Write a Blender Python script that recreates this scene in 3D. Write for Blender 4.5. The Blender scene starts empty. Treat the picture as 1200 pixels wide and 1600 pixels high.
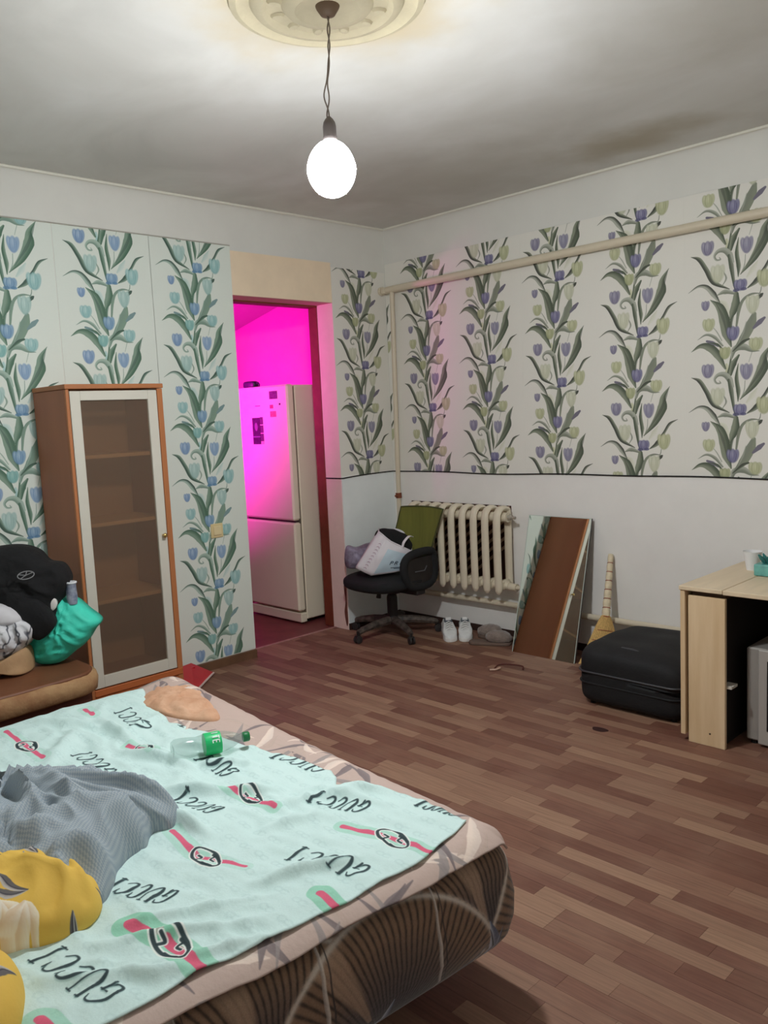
import bpy, math, random
import numpy as np
from mathutils import Matrix, Vector, noise

random.seed(4)
RNG = np.random.RandomState(7)
S = bpy.context.scene
COL = S.collection
PI = math.pi

# ------------------------------------------------------------ camera, light, exposure
cd = bpy.data.cameras.new('camera')
cam = bpy.data.objects.new('camera', cd)
COL.objects.link(cam)
S.camera = cam
F_PX, YAW, PITCH, ROLL = 1309.36, 0.79507, -0.11470, -0.04667
cd.sensor_fit = 'HORIZONTAL'
cd.sensor_width = 36.0
cd.lens = F_PX / 1200 * 36.0
cd.clip_start = 0.05
_f = Vector((-math.sin(YAW) * math.cos(PITCH), math.cos(YAW) * math.cos(PITCH), math.sin(PITCH)))
_r = Vector((math.cos(YAW), math.sin(YAW), 0))
_u = _r.cross(_f)
_c, _s = math.cos(ROLL), math.sin(ROLL)
R2 = _r * _c + _u * _s
U2 = _u * _c - _r * _s
CAMP = Vector((4.208, -4.2403, 1.45))
cam.matrix_world = Matrix(((R2.x, U2.x, -_f.x, CAMP.x), (R2.y, U2.y, -_f.y, CAMP.y), (R2.z, U2.z, -_f.z, CAMP.z), (0, 0, 0, 1)))

S.view_settings.view_transform = 'Standard'
S.view_settings.look = 'None'
S.view_settings.gamma = 1.0
S.view_settings.use_curve_mapping = False
S.view_settings.exposure = 0.38
S.cycles.use_denoising = True
S.cycles.max_bounces = 10
S.cycles.diffuse_bounces = 6
S.cycles.transparent_max_bounces = 16
S.cycles.sample_clamp_indirect = 6.0

W = bpy.data.worlds.new('world')
S.world = W
W.use_nodes = True
W.node_tree.nodes['Background'].inputs[0].default_value = (0.5, 0.55, 0.6, 1)
W.node_tree.nodes['Background'].inputs[1].default_value = 0.05

BULB_POWER = 350.0      # radiance of the glowing bulb
gl = bpy.data.lights.new('grow_light', 'AREA')
gl.energy = 31.0
gl.color = (1.0, 0.008, 0.62)
gl.shape = 'RECTANGLE'
gl.size = 0.5
gl.size_y = 0.12
gl.spread = math.radians(95)
glo = bpy.data.objects.new('grow_light', gl)
COL.objects.link(glo)
glo.location = (-1.42, -2.10, 1.55)
glo.rotation_euler = Vector((-0.02, 0.9, 0.12)).to_track_quat('-Z', 'Y').to_euler()


# ------------------------------------------------------------ helpers
def srgb(r, g, b):
    def f(c):
        c /= 255.0
        return c / 12.92 if c <= 0.04045 else ((c + 0.055) / 1.055) ** 2.4
    return (f(r), f(g), f(b), 1.0)


MATS = {}


def mat(name, col, rough=0.6, metal=0.0, var=0.0, scale=12.0, bump=0.0, bscale=60.0, spec=0.4, stretch=None, col2=None, sheen=0.0, detail=4.0):
    """principled material with a noise-driven colour variation and fine relief"""
    if name in MATS:
        return MATS[name]
    m = bpy.data.materials.new(name)
    m.use_nodes = True
    nt = m.node_tree
    p = nt.nodes['Principled BSDF']
    c = srgb(*col)
    p.inputs['Roughness'].default_value = rough
    p.inputs['Metallic'].default_value = metal
    p.inputs['Specular IOR Level'].default_value = spec
    p.inputs['Base Color'].default_value = c
    if sheen:
        p.inputs['Sheen Weight'].default_value = sheen
    tc = nt.nodes.new('ShaderNodeTexCoord')
    mp = nt.nodes.new('ShaderNodeMapping')
    nt.links.new(tc.outputs['Object'], mp.inputs['Vector'])
    if stretch:
        mp.inputs['Scale'].default_value = stretch
    if var or col2:
        n = nt.nodes.new('ShaderNodeTexNoise')
        n.inputs['Scale'].default_value = scale
        n.inputs['Detail'].default_value = detail
        n.inputs['Roughness'].default_value = 0.6
        nt.links.new(mp.outputs['Vector'], n.inputs['Vector'])
        cr = nt.nodes.new('ShaderNodeValToRGB')
        cr.color_ramp.elements[0].position = 0.32
        cr.color_ramp.elements[1].position = 0.68
        if col2:
            c2 = srgb(*col2)
        else:
            c2 = tuple(min(1, x * (1 + var)) for x in c[:3]) + (1,)
            c = tuple(x * (1 - var) for x in c[:3]) + (1,)
        cr.color_ramp.elements[0].color = c
        cr.color_ramp.elements[1].color = c2
        nt.links.new(n.outputs['Fac'], cr.inputs['Fac'])
        nt.links.new(cr.outputs['Color'], p.inputs['Base Color'])
    if bump:
        n2 = nt.nodes.new('ShaderNodeTexNoise')
        n2.inputs['Scale'].default_value = bscale
        n2.inputs['Detail'].default_value = 5
        nt.links.new(mp.outputs['Vector'], n2.inputs['Vector'])
        b = nt.nodes.new('ShaderNodeBump')
        b.inputs['Strength'].default_value = bump
        b.inputs['Distance'].default_value = 0.01
        nt.links.new(n2.outputs['Fac'], b.inputs['Height'])
        nt.links.new(b.outputs['Normal'], p.inputs['Normal'])
    MATS[name] = m
    return m


def print_mat(name, canvas, rough=0.75, bump=0.0, bscale=80.0, alpha=False, sheen=0.0, extend='REPEAT'):
    """material carrying a flat print painted by this script (canvas: rows bottom-up, sRGB 0..1)"""
    h, w = canvas.shape[:2]
    img = bpy.data.images.new(name, w, h, alpha=False)
    px = np.ones((h, w, 4), np.float32)
    px[:, :, :3] = np.clip(canvas, 0, 1)
    img.pixels.foreach_set(px.ravel())
    img.update()
    img.pack()
    m = bpy.data.materials.new(name)
    m.use_nodes = True
    nt = m.node_tree
    p = nt.nodes['Principled BSDF']
    p.inputs['Roughness'].default_value = rough
    p.inputs['Specular IOR Level'].default_value = 0.3
    if sheen:
        p.inputs['Sheen Weight'].default_value = sheen
    t = nt.nodes.new('ShaderNodeTexImage')
    t.image = img
    t.extension = extend
    t.interpolation = 'Cubic'
    uv = nt.nodes.new('ShaderNodeUVMap')
    nt.links.new(uv.outputs['UV'], t.inputs['Vector'])
    nt.links.new(t.outputs['Color'], p.inputs['Base Color'])
    if bump:
        tc = nt.nodes.new('ShaderNodeTexCoord')
        n2 = nt.nodes.new('ShaderNodeTexNoise')
        n2.inputs['Scale'].default_value = bscale
        n2.inputs['Detail'].default_value = 4
        nt.links.new(tc.outputs['Object'], n2.inputs['Vector'])
        b = nt.nodes.new('ShaderNodeBump')
        b.inputs['Strength'].default_value = bump
        b.inputs['Distance'].default_value = 0.01
        nt.links.new(n2.outputs['Fac'], b.inputs['Height'])
        nt.links.new(b.outputs['Normal'], p.inputs['Normal'])
    return m


WM = {}   # world matrices of the empties / parents


def thing(name, label, cat, loc=(0, 0, 0), rz=0.0, group=None):
    o = bpy.data.objects.new(name, None)
    o.empty_display_size = 0.05
    COL.objects.link(o)
    o.location = loc
    o.rotation_euler = (0, 0, rz)
    o['label'] = label
    o['category'] = cat
    if group:
        o['group'] = group
    WM[o.name] = Matrix.Translation(loc) @ Matrix.Rotation(rz, 4, 'Z')
    return o


def tag(o, label=None, cat=None, group=None, kind=None):
    if label:
        o['label'] = label
    if cat:
        o['category'] = cat
    if group:
        o['group'] = group
    if kind:
        o['kind'] = kind
    return o


class MB:
    def __init__(self):
        self.v = []
        self.f = []
        self.uv = []       # optional per-vertex uv
        self.mi = []

    def add(self, vs, fs, uvs=None, mi=0):
        b = len(self.v)
        self.v += [tuple(x) for x in vs]
        self.f += [tuple(i + b for i in f) for f in fs]
        self.mi += [mi] * len(fs)
        if uvs is not None:
            self.uv += [tuple(x) for x in uvs]
        return self

    def box(self, x0, x1, y0, y1, z0, z1, mi=0):
        vs = [(x0, y0, z0), (x1, y0, z0), (x1, y1, z0), (x0, y1, z0), (x0, y0, z1), (x1, y0, z1), (x1, y1, z1), (x0, y1, z1)]
        fs = [(0, 3, 2, 1), (4, 5, 6, 7), (0, 1, 5, 4), (1, 2, 6, 5), (2, 3, 7, 6), (3, 0, 4, 7)]
        return self.add(vs, fs, mi=mi)

    def bbox(self, x0, x1, y0, y1, z0, z1, b=0.003):
        """box with chamfered edges"""
        xs, ys, zs = (x0, x1), (y0, y1), (z0, z1)
        vs = []
        idx = {}
        for i in (0, 1):
            for j in (0, 1):
                for k in (0, 1):
                    sx, sy, sz = (1 - 2 * i), (1 - 2 * j), (1 - 2 * k)
                    for ax in range(3):
                        p = [xs[i] + sx * b, ys[j] + sy * b, zs[k] + sz * b]
                        p[ax] = (xs[i], ys[j], zs[k])[ax]
                        idx[(i, j, k, ax)] = len(vs)
                        vs.append(tuple(p))
        fs = []

        def q(*ks):
            fs.append(tuple(idx[k] for k in ks))
        for i in (0, 1):
            q((i, 0, 0, 0), (i, 1, 0, 0), (i, 1, 1, 0), (i, 0, 1, 0))
            q((0, i, 0, 1), (1, i, 0, 1), (1, i, 1, 1), (0, i, 1, 1))
            q((0, 0, i, 2), (1, 0, i, 2), (1, 1, i, 2), (0, 1, i, 2))
        for a in (0, 1):
            for c in (0, 1):
                q((a, c, 0, 0), (a, c, 1, 0), (a, c, 1, 1), (a, c, 0, 1))
                q((a, 0, c, 0), (a, 1, c, 0), (a, 1, c, 2), (a, 0, c, 2))
                q((0, a, c, 1), (1, a, c, 1), (1, a, c, 2), (0, a, c, 2))
        for i in (0, 1):
            for j in (0, 1):
                for k in (0, 1):
                    q((i, j, k, 0), (i, j, k, 1), (i, j, k, 2))
        return self.add(vs, fs)

    def tube(self, pts, r, n=10, closed=False, caps=True, sx=1.0):
        """tube along points; r is a number or a list"""
        P = [Vector(p) for p in pts]
        m = len(P)
        rs = r if isinstance(r, (list, tuple)) else [r] * m
        vs, fs = [], []
        up = None
        for i in range(m):
            if closed:
                t = (P[(i + 1) % m] - P[i - 1]).normalized()
            else:
                t = (P[min(i + 1, m - 1)] - P[max(i - 1, 0)]).normalized()
            if up is None:
                up = Vector((0, 0, 1)) if abs(t.z) < 0.9 else Vector((1, 0, 0))
            a = t.cross(up)
            a = a.normalized() if a.length > 1e-6 else Vector((1, 0, 0))
            bq = a.cross(t).normalized()
            up = bq
            for k in range(n):
                an = 2 * PI * k / n
                vs.append(P[i] + a * (math.cos(an) * rs[i] * sx) + bq * (math.sin(an) * rs[i]))
        lim = m if closed else m - 1
        for i in range(lim):
            for k in range(n):
                a0 = i * n + k
                a1 = i * n + (k + 1) % n
                b0 = ((i + 1) % m) * n + k
                b1 = ((i + 1) % m) * n + (k + 1) % n
                fs.append((a0, a1, b1, b0))
        if caps and not closed:
            fs.append(tuple(range(n - 1, -1, -1)))
            fs.append(tuple((m - 1) * n + k for k in range(n)))
        return self.add(vs, fs)

    def lathe(self, prof, c=(0, 0, 0), n=24, M=None):
        """prof: [(r, z)] from bottom to top"""
        vs, fs = [], []
        for (r, z) in prof:
            for k in range(n):
                a = 2 * PI * k / n
                v = Vector((r * math.cos(a), r * math.sin(a), z))
                if M is not None:
                    v = M @ v
                vs.append((v.x + c[0], v.y + c[1], v.z + c[2]))
        for i in range(len(prof) - 1):
            for k in range(n):
                fs.append((i * n + k, i * n + (k + 1) % n, (i + 1) * n + (k + 1) % n, (i + 1) * n + k))
        fs.append(tuple(range(n - 1, -1, -1)))
        fs.append(tuple((len(prof) - 1) * n + k for k in range(n)))
        return self.add(vs, fs)

    def prism(self, poly, M, t):
        """polygon in local xy, extruded by t along z, placed with matrix M"""
        n = len(poly)
        vs = [M @ Vector((x, y, 0)) for x, y in poly] + [M @ Vector((x, y, t)) for x, y in poly]
        fs = [tuple(range(n - 1, -1, -1)), tuple(range(n, 2 * n))]
        for i in range(n):
            j = (i + 1) % n
            fs.append((i, j, n + j, n + i))
        return self.add(vs, fs)

    def build(self, name, m, parent=None, smooth=False, local=False, bevel=0.0, subsurf=0):
        me = bpy.data.meshes.new(name)
        vs = self.v
        if parent is not None and not local:
            inv = WM[parent.name].inverted()
            vs = [tuple(inv @ Vector(v)) for v in vs]
        me.from_pydata(vs, [], self.f)
        if self.uv:
            l = me.uv_layers.new(name='UVMap')
            li = np.empty(len(me.loops), np.int32)
            me.loops.foreach_get('vertex_index', li)
            uv = np.array(self.uv, np.float32)[li]
            l.data.foreach_set('uv', uv.ravel())
        ms = m if isinstance(m, (list, tuple)) else [m]
        for mm in ms:
            me.materials.append(mm)
        if len(ms) > 1:
            me.polygons.foreach_set('material_index', np.array(self.mi, np.int32))
        me.update()
        import bmesh
        bm = bmesh.new()
        bm.from_mesh(me)
        bmesh.ops.recalc_face_normals(bm, faces=bm.faces)
        if smooth:
            for f in bm.faces:
                f.smooth = True
            if smooth != 'all':
                for e in bm.edges:
                    if len(e.link_faces) == 2 and e.calc_face_angle(0) > math.radians(42):
                        e.smooth = False
        bm.to_mesh(me)
        bm.free()
        o = bpy.data.objects.new(name, me)
        COL.objects.link(o)
        if parent is not None:
            o.parent = parent
            WM[o.name] = WM[parent.name]
        else:
            WM[o.name] = Matrix.Identity(4)
        if bevel:
            bv = o.modifiers.new('bevel', 'BEVEL')
            bv.width = bevel
            bv.segments = 2
            bv.limit_method = 'ANGLE'
        if subsurf:
            ss = o.modifiers.new('sub', 'SUBSURF')
            ss.levels = subsurf
            ss.render_levels = subsurf
        return o


def struct(o, label=None):
    o['kind'] = 'structure'
    if label:
        o['label'] = label
    return o


def smoothcurve(pts, per=8, closed=False):
    """Catmull-Rom through points of any dimension"""
    P = [np.array(p, float) for p in pts]
    n = len(P)
    out = []
    segs = n if closed else n - 1
    for i in range(segs):
        p0 = P[i - 1] if (closed or i > 0) else P[0] * 2 - P[1]
        p1 = P[i]
        p2 = P[(i + 1) % n]
        p3 = P[(i + 2) % n] if (closed or i + 2 < n) else p2 * 2 - p1
        for k in range(per):
            t = k / per
            out.append(0.5 * ((2 * p1) + (-p0 + p2) * t + (2 * p0 - 5 * p1 + 4 * p2 - p3) * t * t + (-p0 + 3 * p1 - 3 * p2 + p3) * t ** 3))
    if not closed:
        out.append(P[-1])
    return out


def superbox(x0, x1, y0, y1, z0, z1, e=5.0, n=14, puff=None):
    """soft box: a cube grid pushed onto a superellipsoid"""
    mb = MB()
    c = ((x0 + x1) / 2, (y0 + y1) / 2, (z0 + z1) / 2)
    h = ((x1 - x0) / 2, (y1 - y0) / 2, (z1 - z0) / 2)
    idx = {}
    vs = []
    fs = []

    def vert(p):
        k = tuple(round(t, 5) for t in p)
        if k not in idx:
            s = (abs(p[0]) ** e + abs(p[1]) ** e + abs(p[2]) ** e) ** (-1 / e)
            q = Vector((p[0] * s * h[0], p[1] * s * h[1], p[2] * s * h[2]))
            if puff:
                q = puff(q, h)
            idx[k] = len(vs)
            vs.append((q.x + c[0], q.y + c[1], q.z + c[2]))
        return idx[k]
    g = [math.sin((-1 + 2 * i / n) * PI / 2) * 0.35 + (-1 + 2 * i / n) * 0.65 for i in range(n + 1)]
    for ax in range(3):
        for s in (-1, 1):
            for i in range(n):
                for j in range(n):
                    q = []
                    for (a, b) in ((g[i], g[j]), (g[i + 1], g[j]), (g[i + 1], g[j + 1]), (g[i], g[j + 1])):
                        p = [0, 0, 0]
                        p[ax] = s
                        p[(ax + 1) % 3] = a
                        p[(ax + 2) % 3] = b
                        q.append(vert(p))
                    fs.append(tuple(q))
    mb.add(vs, fs)
    return mb


def mound(poly, h, origin, U, V, N, rings=26, per=5, fold=0.5, fscale=7.0, seed=0.0, back=0.02, power=2.4, uvs=1.0, peak=None):
    """crumpled cloth lump: a star-shaped outline in the plane (U, V) swelling by h along N, folds by warped ridged noise"""
    ol = smoothcurve(poly, per, True)
    c = np.mean(np.array(ol), axis=0) if peak is None else np.array(peak, float)
    n = len(ol)
    O = Vector(origin)
    U = Vector(U)
    V = Vector(V)
    N = Vector(N)
    mb = MB()
    vs, uv, fs = [], [], []

    def hgt(p, s):
        w = noise.noise_vector(Vector((p[0] * fscale * 0.5 + seed, p[1] * fscale * 0.5, seed)))
        q = Vector((p[0] * fscale + w.x * 1.6 + seed * 3, p[1] * fscale + w.y * 1.6, seed))
        r1 = 1 - abs(noise.noise(q)) * 2
        r2 = 1 - abs(noise.noise(q * 2.3)) * 2
        base = (1 - s ** power) ** (1 / power) if s < 1 else 0
        edge = min(1, (1 - s) * 6)
        return h * (base * (0.82 + 0.18 * noise.noise(q * 0.35)) + edge * fold * (0.16 * (r1 - 0.5) + 0.07 * (r2 - 0.5)))
    for k in range(rings + 1):
        s = 1 - (1 - math.sin(k / rings * PI / 2) ** 1.0)
        for i in range(n):
            p = c + (ol[i] - c) * s
            z = hgt(p, s)
            vs.append(O + U * p[0] + V * p[1] + N * max(z, 0.001 if k < rings else 0))
            uv.append((p[0] * uvs, p[1] * uvs))
    b = len(vs)
    for i in range(n):   # backside, slightly inset
        p = c + (ol[i] - c) * 0.97
        vs.append(O + U * p[0] + V * p[1] - N * back)
        uv.append((p[0] * uvs, p[1] * uvs))
    for k in range(rings):
        for i in range(n):
            j = (i + 1) % n
            fs.append((k * n + i, k * n + j, (k + 1) * n + j, (k + 1) * n + i))
    for i in range(n):
        j = (i + 1) % n
        fs.append((rings * n + i, rings * n + j, b + j, b + i))
    fs.append(tuple(b + i for i in range(n)))
    mb.add(vs, fs, uv)
    return mb


# ------------------------------------------------------------ painting flat prints (wallpaper, fabric)
class Canvas:
    """float image, y down, painted with soft strokes; wraps vertically when wrap is set"""

    def __init__(self, w, h, col, wrap=False):
        self.w, self.h, self.wrap = w, h, wrap
        self.a = np.empty((h, w, 3), np.float32)
        self.a[:] = np.array(col, np.float32) / 255

    def _blend(self, x0, x1, y0, y1, al, col):
        sub = self.a[y0:y1, x0:x1]
        sub += (col - sub) * al[..., None]

    def leaf(self, pts, ws, c1, c2, al=1.0, per=9):
        P = np.array(smoothcurve([(p[0], p[1]) for p in pts], per))
        t = np.linspace(0, 1, len(P))
        Wd = np.interp(t, np.linspace(0, 1, len(ws)), ws) / 2
        T = np.gradient(P, axis=0)
        T /= np.linalg.norm(T, axis=1)[:, None] + 1e-9
        c1 = np.array(c1, np.float32) / 255
        c2 = np.array(c2, np.float32) / 255
        for dy in ((-self.h, 0, self.h) if self.wrap else (0,)):
            Q = P + (0, dy)
            m = Wd.max() + 2
            x0, x1 = int(max(0, Q[:, 0].min() - m)), int(min(self.w, Q[:, 0].max() + m))
            y0, y1 = int(max(0, Q[:, 1].min() - m)), int(min(self.h, Q[:, 1].max() + m))
            if x0 >= x1 or y0 >= y1:
                continue
            yy, xx = np.mgrid[y0:y1, x0:x1].astype(np.float32)
            best = np.full(xx.shape, 1e9, np.float32)
            side = np.zeros(xx.shape, np.float32)
            for i in range(len(Q) - 1):
                ex, ey = Q[i + 1] - Q[i]
                L2 = ex * ex + ey * ey + 1e-9
                mw = max(Wd[i], Wd[i + 1]) + 2
                bx0, bx1 = int(max(x0, min(Q[i, 0], Q[i + 1, 0]) - mw)) - x0, int(min(x1, max(Q[i, 0], Q[i + 1, 0]) + mw + 1)) - x0
                by0, by1 = int(max(y0, min(Q[i, 1], Q[i + 1, 1]) - mw)) - y0, int(min(y1, max(Q[i, 1], Q[i + 1, 1]) + mw + 1)) - y0
                if bx1 <= bx0 or by1 <= by0:
                    continue
                sl = (slice(by0, by1), slice(bx0, bx1))
                dx, dyy = xx[sl] - Q[i, 0], yy[sl] - Q[i, 1]
                t_ = np.clip((dx * ex + dyy * ey) / L2, 0, 1)
                wd = Wd[i] * (1 - t_) + Wd[i + 1] * t_
                dx, dyy = dx - ex * t_, dyy - ey * t_
                d = np.hypot(dx, dyy) - wd
                k = d < best[sl]
                best[sl][k] = d[k]
                sd = (dx * T[i, 1] - dyy * T[i, 0]) / (wd + 0.5)
                side[sl][k] = sd[k]
            a = np.clip(0.6 - best, 0, 1) * al
            g = np.clip(side * 0.5 + 0.5, 0, 1)
            g = np.clip((g - 0.35) * 2.2, 0, 1)[..., None]
            col = c1 * (1 - g) + c2 * g
            self._blend(x0, x1, y0, y1, a, col)

    def blob(self, x, y, rx, ry, c, al=1.0, soft=0.25, rot=0.0):
        c = np.array(c, np.float32) / 255
        m = max(rx, ry) * (1 + soft) + 2
        ca, sa = math.cos(rot), math.sin(rot)
        for dy in ((-self.h, 0, self.h) if self.wrap else (0,)):
            cy = y + dy
            x0, x1 = int(max(0, x - m)), int(min(self.w, x + m))
            y0, y1 = int(max(0, cy - m)), int(min(self.h, cy + m))
            if x0 >= x1 or y0 >= y1:
                continue
            yy, xx = np.mgrid[y0:y1, x0:x1]
            dx, dyy = xx - x, yy - cy
            u, v = dx * ca + dyy * sa, -dx * sa + dyy * ca
            d = np.sqrt((u / rx) ** 2 + (v / ry) ** 2)
            a = np.clip((1 + soft / 2 - d) / soft, 0, 1) * al
            self._blend(x0, x1, y0, y1, a, c)

    def tulip(self, x, y, rx, ry, base, dark, light, up=True, al=1.0):
        s = -1 if up else 1
        # three to five petals with darker veins and edges
        for dx, w, h in ((-0.45, 0.55, 0.95), (0.45, 0.55, 0.95), (0, 0.62, 1.0)):
            cx = x + dx * rx
            self.blob(cx, y, rx * w * 1.0, ry * h * 0.98, dark, 0.75 * al, 0.22, dx * 0.5)
            self.blob(cx, y + s * ry * 0.04, rx * w * 0.82, ry * h * 0.86, base, 0.95 * al, 0.3, dx * 0.5)
            self.blob(cx - rx * 0.1, y + s * ry * 0.25, rx * w * 0.35, ry * h * 0.5, light, 0.75 * al, 0.9, dx * 0.5)
        for k in (-0.55, -0.15, 0.25, 0.6):
            self.leaf([(x + k * rx * 0.6, y - s * ry * 0.7), (x + k * rx, y), (x + k * rx * 0.9, y + s * ry * 0.8)], (1, 3.5, 1), dark, dark, 0.5 * al, 4)


def wallpaper_canvas(P, ground):
    """one repeat of the tulip stripe: 580 x 740 px = 0.522 x 0.61 m; y runs down from the round tulip"""
    cv = Canvas(580, 740, ground, wrap=True)
    ox, oy = 290 - 490, -365
    L1, L2, G1, G2, D1, D2 = P['leaf_d'], P['leaf_m'], P['grey_d'], P['grey_l'], P['dark'], P['leaf_m']

    def leaf(pts, ws, a, b, al=1.0):
        cv.leaf([(x + ox, y + oy) for x, y in pts], [v * 1.32 for v in ws], a, b, al)

    def tul(x, y, rx, ry, k, al=1.0, up=True):
        b, d, l = P[k]
        cv.tulip(x + ox, y + oy, rx * 0.92, ry * 0.92, b, d, l, up, al * 0.86)
    # pale things behind
    leaf([(620, 490), (595, 530), (565, 570)], (6, 24, 8), P['pale'][0], P['pale'][2], 0.6)
    leaf([(405, 690), (440, 710), (452, 765), (440, 800)], (6, 22, 26, 6), P['pale'][0], P['pale'][2], 0.8)
    leaf([(452, 1075), (462, 1120), (455, 1160)], (10, 26, 10), P['yel'][0], P['yel'][2], 0.8)
    # stems
    leaf([(483, 1000), (470, 1090), (462, 1140), (478, 1210), (495, 1345)], (7, 9, 12, 16, 8), L1, L2)
    leaf([(495, 610), (508, 680), (497, 740), (478, 830), (483, 890)], (8, 10, 14, 10, 6), L1, G1)
    leaf([(555, 440), (550, 500), (530, 550)], (3, 4, 3), G1, G2, 0.8)
    leaf([(603, 235), (590, 280), (575, 330)], (2, 3, 2), G1, G2, 0.7)
    leaf([(388, 475), (370, 450), (350, 410)], (2, 3, 2), G1, G2, 0.0)
    leaf([(380, 850), (400, 880), (425, 930)], (3, 5, 4), G2, G1, 0.8)
    leaf([(640, 640), (636, 665), (622, 690)], (3, 4, 3), G1, G1, 0.9)
    # leaves
    leaf([(480, 300), (497, 248), (545, 238), (590, 262), (632, 270)], (8, 26, 30, 16, 2), G1, G2)
    leaf([(475, 400), (490, 335), (520, 285)], (10, 26, 8), L1, L2)
    leaf([(248, 983), (300, 952), (352, 962), (400, 1012), (445, 1100)], (1, 18, 36, 34, 8), L2, L1)
    leaf([(340, 925), (372, 938), (404, 958)], (10, 16, 10), P['lav'], P['lav'])
    leaf([(285, 912), (335, 885), (385, 905), (430, 960)], (1, 10, 15, 8), G1, G2)
    leaf([(355, 935), (400, 950), (432, 985)], (2, 10, 6), L1, L1)
    leaf([(248, 402), (295, 425), (335, 490), (380, 575), (468, 628)], (1, 18, 20, 22, 3), D1, L2)
    leaf([(482, 470), (468, 425), (440, 395), (405, 395), (384, 420), (395, 445), (418, 446), (412, 432)], (18, 26, 24, 16, 10, 8, 6, 3), G2, G1)
    leaf([(465, 430), (478, 500), (495, 612)], (12, 18, 10), L1, G1)
    leaf([(517, 335), (508, 420), (518, 500), (516, 562)], (2, 16, 18, 3), L1, D2)
    leaf([(697, 235), (655, 300), (648, 370), (600, 465), (528, 550)], (1, 22, 46, 30, 3), L2, L1)
    leaf([(690, 250), (662, 330), (630, 400), (560, 510)], (2, 12, 14, 2), D1, D1, 0.55)
    leaf([(745, 448), (695, 475), (660, 530), (615, 600), (568, 635)], (1, 13, 12, 22, 5), D1, L2)
    leaf([(232, 620), (290, 588), (338, 598), (378, 645), (412, 700)], (1, 10, 20, 24, 6), G2, D1)
    leaf([(398, 655), (445, 640), (508, 662)], (3, 22, 8), G1, G2)
    leaf([(505, 662), (502, 720), (487, 765), (470, 812)], (20, 36, 30, 4), L2, L1)
    leaf([(360, 678), (415, 730), (440, 810), (452, 890), (478, 970)], (2, 34, 46, 40, 6), L2, L1)
    leaf([(392, 700), (430, 790), (460, 920)], (2, 12, 2), D1, D1, 0.5)
    leaf([(645, 678), (590, 674), (545, 700), (520, 760), (507, 850)], (1, 9, 12, 14, 8), G1, L2)
    leaf([(603, 792), (585, 850), (545, 930), (485, 1000)], (18, 42, 36, 3), G1, L2)
    leaf([(575, 935), (540, 950), (487, 1000)], (8, 12, 3), D1, L1)
    leaf([(560, 830), (545, 890), (520, 950)], (2, 8, 2), G2, G2, 0.6)
    leaf([(647, 680), (637, 690), (620, 712)], (6, 15, 6), D1, D1)
    leaf([(657, 820), (632, 842), (600, 873)], (10, 22, 10), P['lav'], P['lav'])
    leaf([(430, 510), (450, 560), (430, 600)], (3, 8, 3), L1, L2, 0.6)
    # tulips
    tul(345, 368, 38, 48, 'pur')
    tul(562, 386, 36, 54, 'pur2')
    tul(402, 528, 42, 62, 'pale', 0.9)
    tul(527, 612, 40, 38, 'vio')
    cv.blob(505 + ox, 640 + oy, 18, 10, P['vio'][1], 0.8)
    cv.blob(545 + ox, 638 + oy, 18, 9, P['vio'][1], 0.8)
    tul(657, 590, 43, 58, 'yel')
    tul(332, 710, 25, 33, 'pur')
    tul(350, 828, 38, 44, 'yel')
    tul(594, 735, 38, 62, 'pale')
    tul(487, 893, 38, 48, 'vio')
    tul(612, 968, 40, 44, 'yel')
    tul(443, 1006, 34, 42, 'yel2')
    g = RNG.normal(0, 0.006, cv.a.shape[:2])[..., None]
    cv.a += g
    return cv.a[::-1].copy()


PUR = dict(leaf_d=(86, 100, 78), leaf_m=(140, 150, 124), grey_d=(134, 142, 122), grey_l=(178, 182, 164), dark=(78, 84, 72), lav=(118, 112, 134),
           pur=((152, 147, 176), (98, 93, 130), (188, 185, 204)), pur2=((152, 149, 178), (116, 112, 146), (184, 182, 200)), vio=((132, 129, 172), (88, 85, 134), (170, 168, 200)),
           pale=((212, 214, 184), (190, 194, 158), (226, 227, 204)), yel=((198, 202, 152), (168, 174, 120), (220, 222, 180)), yel2=((186, 192, 138), (156, 164, 108), (208, 210, 162)))
BLU = dict(leaf_d=(84, 122, 100), leaf_m=(132, 162, 142), grey_d=(128, 158, 142), grey_l=(170, 196, 182), dark=(74, 102, 90), lav=(126, 158, 160),
           pur=((140, 172, 208), (98, 132, 182), (190, 212, 228)), pur2=((146, 178, 210), (118, 152, 196), (184, 206, 224)), vio=((136, 172, 204), (92, 138, 180), (180, 208, 222)),
           pale=((176, 210, 204), (144, 186, 182), (206, 228, 222)), yel=((160, 206, 204), (124, 178, 182), (200, 226, 222)), yel2=((140, 196, 190), (112, 170, 168), (176, 214, 206)))

def _grey(P, k):
    def g(c):
        m = sum(c) / 3
        return tuple(v + (m - v) * k for v in c)
    return {a: (g(b) if not isinstance(b[0], tuple) else tuple(g(x) for x in b)) for a, b in P.items()}


PUR = _grey(PUR, 0.28)
BLU = _grey(BLU, 0.12)
m_wp_violet = print_mat('wallpaper_violet_tulips', wallpaper_canvas(PUR, (232, 230, 222)), 0.6)
m_wp_blue = print_mat('wallpaper_blue_tulips', wallpaper_canvas(BLU, (226, 234, 226)), 0.6)

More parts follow.
